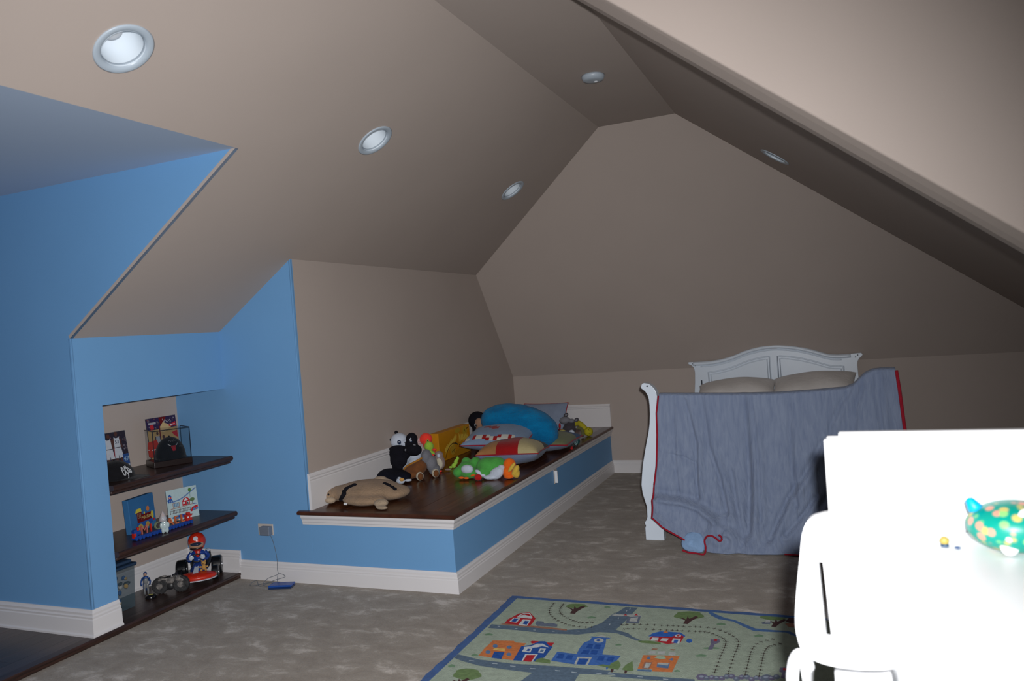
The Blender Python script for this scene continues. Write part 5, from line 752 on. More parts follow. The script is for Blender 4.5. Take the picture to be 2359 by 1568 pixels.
# small grey owl-like bird
t = thing('bird_plush', 'small pinkish grey plush bird with cream belly in front of the yellow box', 'plush toy', (-2.9, 5.30, Z))
PKG = fab('pink_grey_plush', (.27, .20, .19), .1, 20, .5, 120)
blob('body', [(-2.915,5.31,Z+.068,.052,.045,.060),(-2.912,5.31,Z+.125,.036,.035,.035)], PKG, t, .006)
blob('belly', [(-2.893,5.268,Z+.066,.034,.018,.046)], CRP, t, .005)
blob('beak', [(-2.895,5.275,Z+.128,.015,.014,.018)], WHP, t, .004); bead('eye', (-2.928,5.276,Z+.130), .005, EYEB, t)
blob('foot', [(-2.895,5.27,Z+.007,.026,.02,.008)], NEON, t, .004, label='red foot'); blob('foot', [(-2.835,5.30,Z+.014,.030,.014,.008)], PKG, t, .004)
t = thing('lime_toy', 'tiny lime green crumpled toy beside the small grey bird', 'toy', (-2.83, 5.42, Z))
blob('body', [(-2.845,5.42,Z+.020,.020,.018,.020),(-2.828,5.43,Z+.048,.017,.016,.022),(-2.816,5.44,Z+.075,.014,.014,.018)], LIME, t, .004)
blob('leaf', [(-2.862,5.40,Z+.012,.016,.01,.010)], LIME, t, .003)
# yellow box with a brushed print
t = thing('yellow_box', 'yellow-orange printed toy box leaning on the wall behind the small toys', 'box', (-3.12, 5.95, Z))
YB_ = mat('yellow_card', (.52, .22, .004), .5, .4, var=.12, vscale=5)
bm = B(); box(bm, -3.166, -3.085, 5.64, 6.24, Z+.001, Z+.246); obj('carton', bm, YB_, t, bevel=.003)
it = []
it += [(INK['lemon'], [(.30,.10),(.60,.0),(.60,.0),(.60,.05),(.45,.09)])]
it = [((.36,.17,.005), [(.20,.003),(.597,.003),(.597,.09),(.45,.07),(.3,.05)]), disc((.42,.27,.02), .50, .195, .045, .048), disc((.42,.27,.02), .355, .22, .05, .022),
      disc((.42,.25,.02), .245, .075, .052, .050)]
sw_ = lambda P, c='lemon', w_=.007: stroke(c if isinstance(c, tuple) else INK[c], P, w_)
LQ = (.66, .46, .06)
for k in range(9):     # two words in tall brushed letters, rising to the right
    x = .10+k*.026; y = .055+k*.010
    it += sw_([(x, y), (x+.006, y+.055), (x+.014, y+.020), (x+.021, y+.050)], LQ, .009)
for k in range(7):
    x = .375+k*.026; y = .120-.002*k
    it += sw_([(x, y), (x+.004, y+.070-.004*k), (x+.016, y+.012), (x+.020, y+.058)], LQ, .009)
    if k % 2: it += sw_([(x, y+.03), (x+.02, y+.06)], (.30,.05,.01), .004)
it += sw_([(.10,.02),(.135,.07),(.18,.108),(.24,.125),(.30,.120),(.345,.100)], (.05,.015,.005), .007)
it += sw_([(.28,.118),(.31,.117),(.345,.098)], (.02,.03,.02), .010)
it += sw_([(.37,.090),(.41,.082),(.45,.085),(.50,.100),(.54,.105)], 'black', .010); it += sw_([(.38,.075),(.42,.068),(.46,.072)], (.06,.07,.02), .010)
it += sw_([(.49,.215),(.50,.190)], 'black', .006)+sw_([(.525,.212),(.575,.222)], 'black', .006)+sw_([(.225,.06),(.235,.045)], 'black', .006)+sw_([(.25,.062),(.285,.075)], 'black', .006)+sw_([(.255,.062),(.262,.045)], 'black', .005)
decal('printed_front', it, ((-3.085, 5.64, Z), (0, 1, 0), (0, 0, 1)), t, PRINT, step=.00004)
t['label'] = 'yellow-orange printed toy box leaning on the wall behind the small toys'
# green stuffed toy lying flat
t = thing('frog_plush', 'flat green plush frog with white patches and orange feet before the red cushion', 'plush toy', (-2.4, 5.08, Z))
blob('head', [(-2.545,5.06,Z+.065,.075,.075,.060),(-2.60,5.03,Z+.048,.045,.05,.040),(-2.49,5.10,Z+.105,.040,.045,.045),(-2.565,5.09,Z+.115,.035,.04,.035),(-2.51,5.02,Z+.045,.07,.05,.042)], GRN, t, .008)
blob('white_patch', [(-2.510,4.990,Z+.078,.050,.030,.034)], WHP, t, .005)
for fx, fz, rr in ((-2.555,.018,.024), (-2.515,.016,.024), (-2.462,.036,.022)):
    blob('orange_spot', [(fx,4.970+.004,Z+fz,rr,.010,.009,(0,-.3 if fx > -2.48 else 0,0))], ORA, t, .004)
blob('body', [(-2.38,5.08,Z+.080,.095,.075,.070),(-2.33,5.10,Z+.090,.085,.07,.060),(-2.39,5.02,Z+.050,.05,.045,.046)], GRN, t, .008)
blob('belly', [(-2.285,5.005,Z+.045,.060,.032,.042,(0,-.5,0)),(-2.33,4.99,Z+.020,.055,.028,.018),(-2.255,5.03,Z+.075,.030,.03,.030)], WHP, t, .006)
blob('scarf', [(-2.415,4.985,Z+.055,.035,.016,.016,(0,.6,0)),(-2.385,4.985,Z+.035,.022,.014,.014)], WHP, t, .005)
blob('red_patch', [(-2.415,4.965,Z+.024,.030,.018,.024)], REDC, t, .004)
blob('foot', [(-2.205,5.07,Z+.095,.048,.045,.050),(-2.215,5.04,Z+.050,.040,.035,.040),(-2.20,5.03,Z+.020,.040,.034,.020)], ORA, t, .006)
blob('toe', [(-2.150,5.04,Z+.055,.024,.030,.050,(0,.5,0)),(-2.148,5.05,Z+.040,.026,.03,.038)], YEL, t, .005); blob('toe', [(-2.160,5.00,Z+.090,.014,.014,.046,(0,.7,0))], YEL, t, .004)
# cushions
GREYB = fab('grey_blue_cotton', (.16, .20, .30), .06, 12, .35, 90)
def cc(name, W, D, H, mx, label, colour, mats, pipe=REDP, **k): return cushion(name, W, D, H, None, mx, label, 'cushion', pipe, 'cushions on the platform', colour, mats, **k)
CBE = fab('beige_cotton', (.42, .36, .19), .06, 12, .3, 90); CTA = fab('orange_tan_cotton', (.33, .16, .06), .08, 12, .3, 90); CRE = fab('deep_red_cotton', (.30, .008, .010), .08, 12, .3, 90); CGR = fab('sage_cotton', (.15, .17, .09), .1, 12, .3, 90)
CBL = fab('black_cotton', (.008, .008, .010), .1, 12, .3, 90); CLB = fab('sky_cotton', (.19, .27, .40), .06, 12, .3, 90); CWH = fab('cream_cotton', (.50, .50, .46), .05, 12, .3, 90)
def col_red(u, v, z):
    if z < .002: return 0
    if v > .30 and u > .15: return 4
    if u < -.38: return 2
    return 1 if u < .34 else 3
cc('cushion', .50, .46, .20, XF(-2.395, 5.60, Z+.103, -.05, 0, .16), 'cushion with red, tan and beige patches, lowest in front of the pile', col_red, [GREYB, CRE, CTA, CBE, CBL], pw=.42)
def col_blk(u, v, z):
    if z < .002: return 0
    if v < -.66 and abs(v) < .86:
        k = int(math.floor((u+1)*8.5))
        if k % 3 == 0: return 1
        if k % 3 == 1 or k % 6 == 5: return 2
    if v > -.1 and abs(u+.25) < .3 and abs(v-.1+.6*(u+.25)) < .12: return 1
    return 3
cc('cushion', .56, .46, .17, XF(-2.615, 5.86, Z+.178, .16, .02, .10), 'light blue cushion with red and white blocks on top of the red patched one', col_blk, [GREYB, CRE, CWH, CLB], pw=.45)
cc('cushion', .45, .52, .15, XF(-2.315, 6.25, Z+.078, 0, 0, .05), 'sage and blue cushion with red piping at the right of the pile', lambda u, v, z: 0 if z < .002 else (2 if v > .35 else 1), [GREYB, CGR, fab('dark_blue_cotton', (.02,.07,.18))])
cc('cushion', .50, .30, .11, XF(-2.82, 7.49, Z+.136, 1.05, 0, -.02), 'plain grey-blue cushion standing against the far end wall', lambda u, v, z: 0, [fab('slate_cotton', (.22,.27,.37), .06, 12, .3, 90)])
cc('cushion', .44, .42, .15, XF(-2.72, 6.32, Z+.078, 0, 0, -.05), 'dark brown cushion hidden under the furry blue one', lambda u, v, z: 0, [fab('dark_brown_cotton', (.05,.022,.01), .1)], pipe=None)
# long furry blue pillow
FUR = mat('blue_fur', (.0, .13, .32), .85, .15, col2=(.0, .21, .47), vscale=7, bump=.9, bscale=70, stretch=(1, 1, 2.2), sheen=.08)
t = thing('furry_pillow', 'long furry bright blue pillow on top of the cushion pile', 'pillow', (-2.56, 6.15, .7))
body = [(-2.775,6.12,.765,.120,.13,.120),(-2.71,6.12,.780,.14,.14,.125),(-2.64,6.12,.780,.16,.15,.130),(-2.55,6.12,.765,.17,.15,.135),(-2.47,6.11,.740,.17,.16,.138),(-2.39,6.10,.708,.16,.16,.138),(-2.32,6.08,.672,.14,.15,.130),(-2.275,6.06,.635,.105,.13,.105)]
fb = blob('body', body, FUR, t, .013, smooth_it=22)
bm = B(); rnd = random.Random(5)
for k in range(3600):
    e_ = rnd.choice(body); th = rnd.uniform(0, 2*math.pi); ph = math.acos(rnd.uniform(-.6, 1))
    n = Vector((math.sin(ph)*math.cos(th), math.sin(ph)*math.sin(th), math.cos(ph)))
    p = Vector((e_[0]+n.x*e_[3]*.97, e_[1]+n.y*e_[4]*.97, e_[2]+n.z*e_[5]*.97))
    if any(((p.x-q[0])/q[3])**2+((p.y-q[1])/q[4])**2+((p.z-q[2])/q[5])**2 < .86 for q in body if q is not e_): continue
    d = (n*.7+Vector((rnd.uniform(-.5,.5), rnd.uniform(-.5,.5), -.55))).normalized(); s_ = d.cross(Vector((rnd.random(), rnd.random(), rnd.random()))).normalized()*.0035; L = rnd.uniform(.008, .016)
    p -= n*.006
    a = [bm.verts.new(p-s_), bm.verts.new(p+s_), bm.verts.new(p+d.cross(s_)*1.0), bm.verts.new(p+d*L)]
    bm.faces.new((a[0], a[1], a[3])); bm.faces.new((a[1], a[2], a[3])); bm.faces.new((a[2], a[0], a[3]))
obj('fur', bm, FUR, t, kind='stuff')
# black monkey plush
t = thing('monkey_plush', 'black plush monkey with tan face behind the furry blue pillow', 'plush toy', (-3.08, 6.42, Z))
blob('head', [(-3.090,6.43,.725,.088,.085,.085),(-3.075,6.41,.64,.060,.060,.10),(-3.075,6.38,.56,.040,.045,.075)], BLK_, t, .007)
blob('face', [(-3.030,6.335,.712,.042,.028,.046),(-3.015,6.325,.655,.045,.034,.050),(-2.985,6.31,.620,.045,.03,.028)], fab('tan_felt_face', (.30,.175,.115), .06, 20, .3), t, .006)
bead('eye_white', (-3.052,6.302,.698), 0, EYEW, t, (.010,.005,.016)); bead('eye', (-3.045,6.296,.696), 0, EYEB, t, (.007,.004,.012))
blob('body', [(-3.06,6.50,Z+.055,.09,.09,.055)], BLK_, t, .008); blob('ear', [(-3.165,6.37,.655,.018,.014,.022)], CRP, t, .004)
# small animals at the far right corner
t = thing('raccoon_plush', 'grey plush raccoon with striped ears slumped by the far white skirting', 'plush toy', (-2.38, 6.95, Z))
DGR = fab('charcoal_plush', (.05,.045,.055), .15, 20, .5, 120)
blob('body', [(-2.37,6.95,Z+.075,.065,.06,.060),(-2.36,6.95,Z+.13,.050,.05,.040)], DGR, t, .007)
blob('head', [(-2.40,6.93,Z+.165,.055,.045,.036),(-2.33,6.92,Z+.16,.03,.03,.022)], GRP, t, .006)
for P_ in ((-2.385,6.93,Z+.215), (-2.285,6.93,Z+.165)):
    e_ = blob('ear', [(*P_,.028,.010,.020,(0,-.6,0))], DGR, t, .004); blob('inner_ear', [(P_[0]+.002,P_[1]-.010,P_[2],.017,.005,.011,(0,-.6,0))], GRP, e_, .003)
blob('muzzle', [(-2.325,6.88,Z+.045,.030,.024,.035)], WHP, t, .004); blob('red_collar', [(-2.435,6.87,Z+.12,.010,.014,.030)], REDC, t, .004)
t = thing('duck_plush', 'pale yellow plush duck squeezed beside the grey raccoon', 'plush toy', (-2.38, 6.80, Z))
blob('body', [(-2.385,6.78,Z+.062,.045,.035,.036),(-2.34,6.76,Z+.05,.035,.03,.022)], fab('soft_yellow_plush', (.42,.38,.10), .08), t, .005)
bead('beak', (-2.305,6.74,Z+.045), 0, ORA, t, (.016,.012,.012)); bead('eye', (-2.395,6.745,Z+.09), .005, EYEB, t)
t = thing('snake_plush', 'yellow plush caterpillar with spotted round head at the far end of the platform', 'plush toy', (-2.24, 6.98, Z))
YSP = mat('spotted_yellow', (.40, .36, .02), .9, .1, bump=.4, bscale=120); 
nt = YSP.node_tree; b = nt.nodes['Principled BSDF']; vo = nt.nodes.new('ShaderNodeTexVoronoi'); vo.inputs['Scale'].default_value = 42; tc = nt.nodes.new('ShaderNodeTexCoord'); nt.links.new(tc.outputs['Object'], vo.inputs['Vector'])
cr = nt.nodes.new('ShaderNodeValToRGB'); e = cr.color_ramp.elements; e[0].position = .20; e[0].color = (.05,.05,.01,1); e[1].position = .28; e[1].color = (.40,.36,.02,1); nt.links.new(vo.outputs['Distance'], cr.inputs[0]); nt.links.new(cr.outputs[0], b.inputs['Base Color'])
YSO = fab('mustard_plush', (.38, .33, .02), .1)
P_ = catmull([(-2.325,7.00,Z+.120),(-2.29,7.0,Z+.125),(-2.255,6.99,Z+.105),(-2.225,6.985,Z+.075),(-2.21,6.98,Z+.055)], 5)
bm = B(); tube(bm, P_, .027, 14); obj('body', bm, YSO, t, smooth=True)
bead('head', (-2.188,6.975,Z+.044), .044, YSP, t)
P_ = catmull([(-2.29,6.96,Z+.085),(-2.25,6.95,Z+.075),(-2.23,6.93,Z+.045),(-2.225,6.90,Z+.018)], 5)
bm = B(); tube(bm, P_, .016, 10); obj('tail', bm, fab('olive_plush', (.13,.13,.05), .1), t, smooth=True)
t = thing('teal_toy', 'small dark teal toy with glossy rings beside the sage cushion', 'toy', (-2.13, 6.46, Z))
TEL = pl('teal_gloss', (.02, .07, .075), .15)
bead('body', (-2.150,6.47,Z+.036), .036, TEL, t)
for rr, dx in ((.030, .012), (.020, .022)):
    bm = B(); tube(bm, [(-2.150+dx+.010*math.sin(a*.4), 6.47-.030+.01*math.cos(a*.4), Z+.036)+() if False else (-2.150+dx*.6+rr*.5*math.cos(a*.3927)*.8, 6.437-.002*dx, Z+.036+rr*math.sin(a*.3927)) for a in range(16)], .003, 6, closed=True); obj('ring', bm, pl('pale_ring', (.25,.35,.36), .2), t, smooth=True)
t = thing('red_toy', 'tiny red toy in the gap beside the sage cushion', 'toy', (-2.15, 6.22, Z))
bead('body', (-2.118,6.235,Z+.012), .0118, REDC, t); bead('cap', (-2.112,6.232,Z+.024), .006, CRE, t)
# ------------------------------------------------------------------ things in the shelf recess
S1, S2_, S3 = .835, .457, HS
def place(t, x, y, z, rz=0, rx=0, ry=0): t.matrix_basis = XF(x, y, z, rx, ry, rz)
FR0 = ((0, 0, 0), (1, 0, 0), (0, 0, 1))     # print plane facing local -y
PAPER = mat('photo_paper', (.05, .05, .06), .3, .5, var=.05); 
GLASS = bpy.data.materials.new('clear_acrylic'); GLASS.use_nodes = True; nt = GLASS.node_tree; b = nt.nodes['Principled BSDF']
b.inputs['Base Color'].default_value = (.02, .04, .06, 1); b.inputs['Roughness'].default_value = .04; b.inputs['Alpha'].default_value = .06
BINP = bpy.data.materials.new('clear_bin_plastic'); BINP.use_nodes = True; nt = BINP.node_tree; b = nt.nodes['Principled BSDF']
b.inputs['Base Color'].default_value = (.07, .12, .15, 1); b.inputs['Roughness'].default_value = .25; b.inputs['Alpha'].default_value = .36
GOLD = mat('gold_metal', (.55, .38, .14), .25, .5, metal=.9, var=.05)
BLACKC = fab('black_cap_cloth', (.006, .006, .008), .15, 40, .3, 200)
# left photo: two players in white jerseys
def player(x, y, s, num=None, lean=0, kit=(.42,.45,.50), skin=(.07,.03,.025)):
    it = [disc(skin, x+lean*.5*s, y+.155*s, .011*s, .014*s)]
    it += [(skin, [(x-.026*s, y+.13*s), (x-.036*s, y+.075*s), (x-.028*s, y+.073*s), (x-.016*s, y+.13*s)]), (skin, [(x+.026*s, y+.13*s), (x+.034*s, y+.07*s), (x+.027*s, y+.068*s), (x+.014*s, y+.13*s)])]
    it += [(kit, [(x-.021*s, y+.075*s), (x+.021*s, y+.075*s), (x+.017*s, y+.138*s), (x+.007*s, y+.130*s), (x-.007*s, y+.130*s), (x-.017*s, y+.138*s)])]
    it += [(kit, [(x-.022*s, y+.071*s), (x+.022*s, y+.071*s), (x+.030*s, y+.012*s), (x+.003*s, y+.008*s), (x, y+.03*s), (x-.004*s, y+.008*s), (x-.027*s, y+.012*s)])]
    it += [((.25,.02,.03), [(x-.022*s, y+.073*s), (x-.027*s, y+.02*s), (x-.031*s, y+.02*s), (x-.025*s, y+.073*s)])]
    it += [(skin, [(x-.024*s, y+.012*s), (x-.006*s, y+.010*s), (x-.010*s, y-.03*s), (x-.019*s, y-.03*s)]), (skin, [(x+.007*s, y+.010*s), (x+.027*s, y+.012*s), (x+.022*s, y-.03*s), (x+.013*s, y-.03*s)])]
    return it
def crowd(w_, z0, z1, n, seed, pal):
    r = random.Random(seed); return [disc(r.choice(pal), r.uniform(.006, w_-.006), r.uniform(z0, z1), r.uniform(.003, .007), r.uniform(.003, .006), 7) for _ in range(n)]
DKP = [(.03,.025,.035), (.06,.05,.07), (.10,.08,.10), (.02,.015,.04), (.13,.05,.06), (.15,.14,.17)]
t = thing('basketball_photo', 'framed photo of two basketball players in white jerseys behind the black cap', 'photo', (0, 0, 0))
bm = B(); box(bm, 0, .235, 0, .006, 0, .262); obj('photo_board', bm, PAPER, t)
it = [rect((.022,.018,.03), .003, .003, .232, .259)]+crowd(.235, .10, .25, 90, 2, DKP)+[rect((.05,.045,.05), .003, .003, .232, .075)]
it += player(.105, .085, 1.0, lean=.01)+player(.165, .085, 1.05)+player(.045, .08, .95, kit=(.20,.22,.16))
it += [rect((.02,.06,.20), .19, .05, .232, .115), (INK['paleblue'], [(.15,.003),(.232,.003),(.232,.05),(.17,.045)])]
decal('printed_photo', it, ((0, -.0002, 0), (1, 0, 0), (0, 0, 1)), t, PRINT, step=.00001)
text('jersey_number', '53', .030, ((.165, -.001, .196), (1, 0, 0), (0, 0, 1)), pl('ink_navy', (.02,.025,.06)), t)
text('jersey_number', '47', .040, ((.212, -.001, .083), (1, 0, 0), (0, 0, 1)), pl('ink_pale', (.25,.38,.48)), t)
place(t, -4.145, 3.275, S1, math.radians(88), rx=-.13, ry=0)
t = thing('gold_trophy', 'small gold trophy with a shiny white ball behind the black cap', 'trophy', (0, 0, 0))
bm = B(); lathe(bm, [(.030, 0), (.030, .025), (.014, .030), (.009, .06), (.016, .085), (.024, .105), (.030, .13), (.024, .145)], (0, 0, 0), (0, 0, 1), 24); obj('cup', bm, GOLD, t, smooth=True)
bead('ball', (.004, -.002, .172), .026, mat('pearly_white', (.45,.45,.48), .15, .6), t); bead('figure', (-.012, .012, .205), 0, GOLD, t, (.014,.010,.030))
for s in (-1, 1):
    bm = B(); tube(bm, catmull([(s*.014, 0, .09), (s*.036, 0, .105), (s*.036, 0, .135), (s*.026, 0, .14)], 4), .003, 6); obj('handle', bm, GOLD, t, smooth=True)
place(t, -4.075, 3.245, S1)
def cap_obj(lab, sc_, brim=.075):
    t = thing('baseball_cap', lab, 'cap', (0, 0, 0))
    bm = B(); ell(bm, (0, 0, .0), (.088*sc_, .098*sc_, .118*sc_), seg=32, ring=20)
    geom = [f for f in bm.faces if f.calc_center_median().z < -.001]; bmesh.ops.delete(bm, geom=geom, context='FACES')
    for v in bm.verts: v.co.z = max(v.co.z, 0.0); v.co.y *= 1.0
    o = obj('crown', bm, BLACKC, t, smooth=True); so = o.modifiers.new('th', 'SOLIDIFY'); so.thickness = .002
    vs, fs = [], []; n = 16
    for j in range(7):
        f = j/6
        for i in range(n+1):
            a = math.radians(-65+130*i/n); r1 = .086*sc_; x_ = math.sin(a)*(r1+.004*f); y_ = -math.cos(a)*(r1*1.08)-f*brim*sc_*math.cos(a*.95)**.7
            vs.append((x_, y_, .008-.9*x_*x_-.012*f))
    for j in range(6):
        for i in range(n): a = j*(n+1)+i; fs.append((a, a+1, a+n+2, a+n+1))
    o = obj('brim', (vs, [], fs), BLACKC, t, smooth=True); so = o.modifiers.new('th', 'SOLIDIFY'); so.thickness = .004
    bead('top_button', (0, 0, .118*sc_), .006, BLACKC, t)
    return t
SILV = fab('silver_thread', (.42, .44, .46), .05)
t = cap_obj('black baseball cap with white script embroidery at the left end of the upper shelf', 1.0)
r = random.Random(4); P = []
def on_cap(u, z_):      # point on the crown surface at angle u
    k = math.sqrt(max(0, 1-(z_/.118)**2)); return (math.sin(u)*.090*k, -math.cos(u)*.100*k, z_)
for S_ in ([(.55,.078),(.46,.062),(.58,.058),(.50,.080),(.52,.036),(.62,.030),(.66,.060),(.72,.078),(.68,.050),(.76,.034)], [(.70,.082),(.78,.068),(.84,.084),(.86,.050),(.92,.040),(.98,.060),(.90,.070)], [(.80,.045),(.78,.018),(.74,.006)], [(.95,.050),(1.02,.036),(1.08,.046),(1.04,.060),(.95,.050)]):
    bm = B(); tube(bm, catmull([on_cap(q[0]-1.45, q[1]) for q in S_], 5), .0026, 6); obj('embroidery', bm, SILV, t, smooth=True)
place(t, -3.975, 3.255, S1+.001, math.radians(128)); t.scale = (1.12, 1.12, .95)
t = thing('basketball_poster', 'photo card of a basketball game standing behind the clear cap case', 'photo', (0, 0, 0))
bm = B(); box(bm, 0, .24, 0, .004, 0, .305); obj('card', bm, PAPER, t)
it = [rect((.40,.27,.11), .002, .002, .238, .303), rect((.025,.015,.06), .002, .225, .238, .303)]+crowd(.24, .232, .297, 60, 8, DKP+[(.25,.25,.3)])
it += [rect((.30,.30,.33), .015, .262, .075, .276), (INK['dred'], [(.10,.303),(.16,.303),(.14,.26),(.11,.25)]), (INK['red'], [(.028,.225),(.055,.23),(.052,.262),(.026,.258)]),
       (INK['court'], [(.08,.215),(.13,.268),(.20,.235),(.13,.20)]), (INK['dred'], [(.095,.25),(.104,.25),(.098,.15),(.09,.15)]), (INK['red'], [(.17,.242),(.232,.262),(.232,.235),(.18,.232)]), (INK['white'], [(.185,.244),(.225,.248),(.225,.243),(.185,.239)]),
       (INK['red'], [(.19,.19),(.236,.20),(.236,.15),(.21,.165)])]
it += player(.075, .075, .8, kit=(.30,.32,.36))+player(.12, .03, .9, kit=(.25,.02,.03))
it += stroke(INK['pale'], [(.13,.29),(.14,.265),(.15,.285),(.165,.262),(.19,.28)], .003)
decal('printed_photo', it, ((0, -.0002, 0), (1, 0, 0), (0, 0, 1)), t, PRINT, step=.00001)
bm = B(); prism(bm, [(-.016,.060),(-.018,.115),(-.010,.150),(.060,.158),(.075,.10),(.060,.05),(.0,.045)], lambda x, z: (x, -.006, z), lambda x, z: (x, -.0025, z)); obj('court_panel', bm, mat('court_red', (.42,.025,.01), .5), t, label='orange-red cut-out court corner')
decal('court_line', [rect(INK['white'], -.018, .098, -.008, .103), rect(INK['white'], .010, .092, .05, .098)], ((0, -.0062, 0), (1, 0, 0), (0, 0, 1)), t, PRINT)
place(t, -4.165, 3.695, S1, math.radians(88), rx=-.10)
t = thing('cap_display_case', 'clear display case on a dark wooden base at the right of the upper shelf', 'display case', (0, 0, 0))
DKB = mat('dark_case_base', (.012, .006, .006), .3, .5, var=.2)
bm = B(); box(bm, -.118, .118, 0, .20, 0, .040); obj('base', bm, DKB, t, bevel=.005)
for nm, a in (('pane', (-.112,.112,.004,.0065,.040,.236)), ('pane', (-.112,.112,.1935,.196,.040,.236)), ('pane', (-.112,-.1095,.0065,.1935,.040,.236)), ('pane', (.1095,.112,.0065,.1935,.040,.236)), ('top_pane', (-.112,.112,.004,.196,.236,.239))):
    bm = B(); box(bm, *a); obj(nm, bm, GLASS, t)
EDG = pl('dark_edge_trim', (.01,.015,.025), .3); bm = B()
for p, q in (((-.113,.003,.237),(.113,.003,.237)), ((-.113,.003,.04),(-.113,.003,.237)), ((.113,.003,.04),(.113,.003,.237)), ((.113,.003,.237),(.113,.197,.237)), ((-.113,.003,.237),(-.113,.197,.237))): cyl(bm, p, q, .0018, 6)
obj('edge_strip', bm, EDG, t)
place(t, -3.950, 3.672, S1, math.radians(62))
MXc = t.matrix_basis.copy()
t = cap_obj('black baseball cap with red crest inside the clear display case', 1.0, .012)
RC = fab('red_thread', (.25,.01,.02)); sc_ = .98
def oc(x_, z_): k = math.sqrt(max(0.01, 1-(x_/.086)**2-(z_/.1156)**2)); return Vector((x_, -k*.0975, z_))
for P_, m_, r_ in (([(-.028,.082),(-.018,.072),(.018,.072),(.028,.082)], SILV, .0022), ([(-.02,.094),(-.014,.100),(-.008,.092),(-.002,.100),(.004,.092),(.010,.100),(.018,.092)], GRP, .0022), ([(-.012,.068),(.012,.068),(.006,.045),(-.006,.045),(-.012,.068)], RC, .004), ([(0,.066),(0,.046)], RC, .008), ([(.036,.060),(.042,.074),(.046,.058),(.052,.070),(.056,.056),(.064,.066)], GRP, .0016)):
    bm = B(); tube(bm, [oc(*q) for q in P_], r_, 6); obj('embroidery', bm, m_, t, smooth=True)
t.matrix_basis = MXc @ XF(.012, .108, .0415, 0, 0, .10) @ Matrix.Diagonal((1.10, .84, 1.18, 1))
# blue canvas with a painted train and a name
t = thing('train_canvas', 'blue canvas with a painted train reading Michael on the middle shelf', 'picture', (0, 0, 0))
bm = B(); box(bm, 0, .235, 0, .040, 0, .215); obj('canvas', bm, fab('blue_painted_canvas', (.035,.14,.32), .06, 8, .2, 200, 0, .7), t, bevel=.003)
it = [(INK['lemon'], [(.050,.118),(.062,.142),(.105,.142),(.110,.120)]), (INK['dred'], [(.062,.055),(.062,.118),(.108,.118),(.108,.100),(.195,.100),(.195,.055)]),
      rect((.25,.18,.10), .068, .082, .100, .112), rect(INK['dred'], .072, .086, .082, .096), rect(INK['dred'], .086, .086, .096, .096), rect(INK['dred'], .072, .099, .082, .109), rect(INK['dred'], .086, .099, .096, .109),
      disc(INK['lemon'], .203, .078, .012, .026), (INK['blue'], [(.055,.055),(.20,.055),(.20,.030),(.055,.020)]), disc(INK['orange'], .168, .125, .014, .017), disc(INK['lemon'], .132, .106, .007, .008),
      disc((.35,.34,.08), .085, .022, .024), disc(INK['orange'], .085, .022, .015), disc((.35,.34,.08), .150, .030, .018), disc(INK['orange'], .150, .030, .010), (INK['red'], [(.20,.06),(.225,.045),(.205,.035)])]
decal('painted_train', it, ((0, -.0002, 0), (1, 0, 0), (0, 0, 1)), t, PRINT, step=.00003)
text('painted_name', 'Michael', .034, ((.148, -.001, .079), (.995, 0, .05), (-.05, 0, .995)), pl('gold_paint', (.5,.38,.12)), t, shear=.35)
place(t, -4.055, 3.405, S2_, math.radians(101), rx=-.06)
# child's drawing
t = thing('drawing_panel', 'pale drawing of a red barn, railway and pond on the middle shelf', 'picture', (0, 0, 0))
bm = B(); box(bm, 0, .205, 0, .006, 0, .205); obj('board', bm, mat('white_board', (.42,.52,.54), .6), t)
it = [rect((.40,.52,.54), .001, .001, .204, .204)]
it += stroke((.12,.20,.38), [(.012,.130),(.04,.124),(.08,.130),(.12,.145),(.16,.168),(.198,.188)], .008)
it += [(INK['blue'], [(.010,.165),(.022,.178),(.036,.160)]), rect(INK['red'], .014, .147, .032, .160), rect(INK['white'], .019, .149, .025, .158), (INK['blue'], [(.002,.140),(.014,.148),(.034,.146),(.040,.132),(.034,.120),(.028,.140),(.024,.118),(.018,.140),(.012,.118)])]
it += [(INK['red'], [(.098,.086),(.150,.088),(.152,.118),(.142,.132),(.126,.140),(.108,.130),(.100,.116)]), (INK['white'], [(.110,.116),(.140,.118),(.126,.136)]), rect(INK['white'], .104, .098, .118, .110), rect(INK['white'], .130, .090, .144, .110), rect(INK['black'], .134, .090, .140, .106)]
it += [rect(INK['brown'], .035, .088, .080, .116), rect((.25,.38,.48), .038, .091, .077, .113)]+[rect((.05,.15,.30), x_, .091, x_+.003, .113) for x_ in (.046,.056,.066)]
it += stroke(INK['brown'], [(.02,.080),(.10,.082),(.185,.088)], .004)
it += [disc((.10,.17,.07), .168, .116, .018, .012), rect(INK['bark'], .166, .092, .169, .106), disc((.08,.20,.05), .158, .182, .011, .014, 7)]+stroke((.05,.12,.04), [(.158,.17),(.157,.135)], .002)
it += stroke(INK['bark'], [(.010,.066),(.150,.068)], .002)+stroke(INK['bark'], [(.010,.050),(.150,.052)], .002)
for k in range(15): it += stroke(INK['bark'], [(.014+k*.0095, .046), (.015+k*.0095, .071)], .0025)
it += [(INK['red'], [(.150,.040),(.160,.066),(.200,.076),(.202,.046),(.175,.042)]), (INK['blue'], [(.165,.084),(.185,.090),(.200,.082)]), disc((.05,.22,.45), .175, .050, .009), disc((.05,.22,.45), .194, .052, .008), disc(INK['red'], .155, .045, .008)]
it += [disc((.08,.18,.36), .08, .022, .060, .013), disc((.02,.06,.30), .085, .024, .025, .009)]
decal('crayon_drawing', it, ((0, -.0002, 0), (1, 0, 0), (0, 0, 1)), t, PRINT, step=.00001)
place(t, -4.060, 3.700, S2_, math.radians(72), rx=-.10)
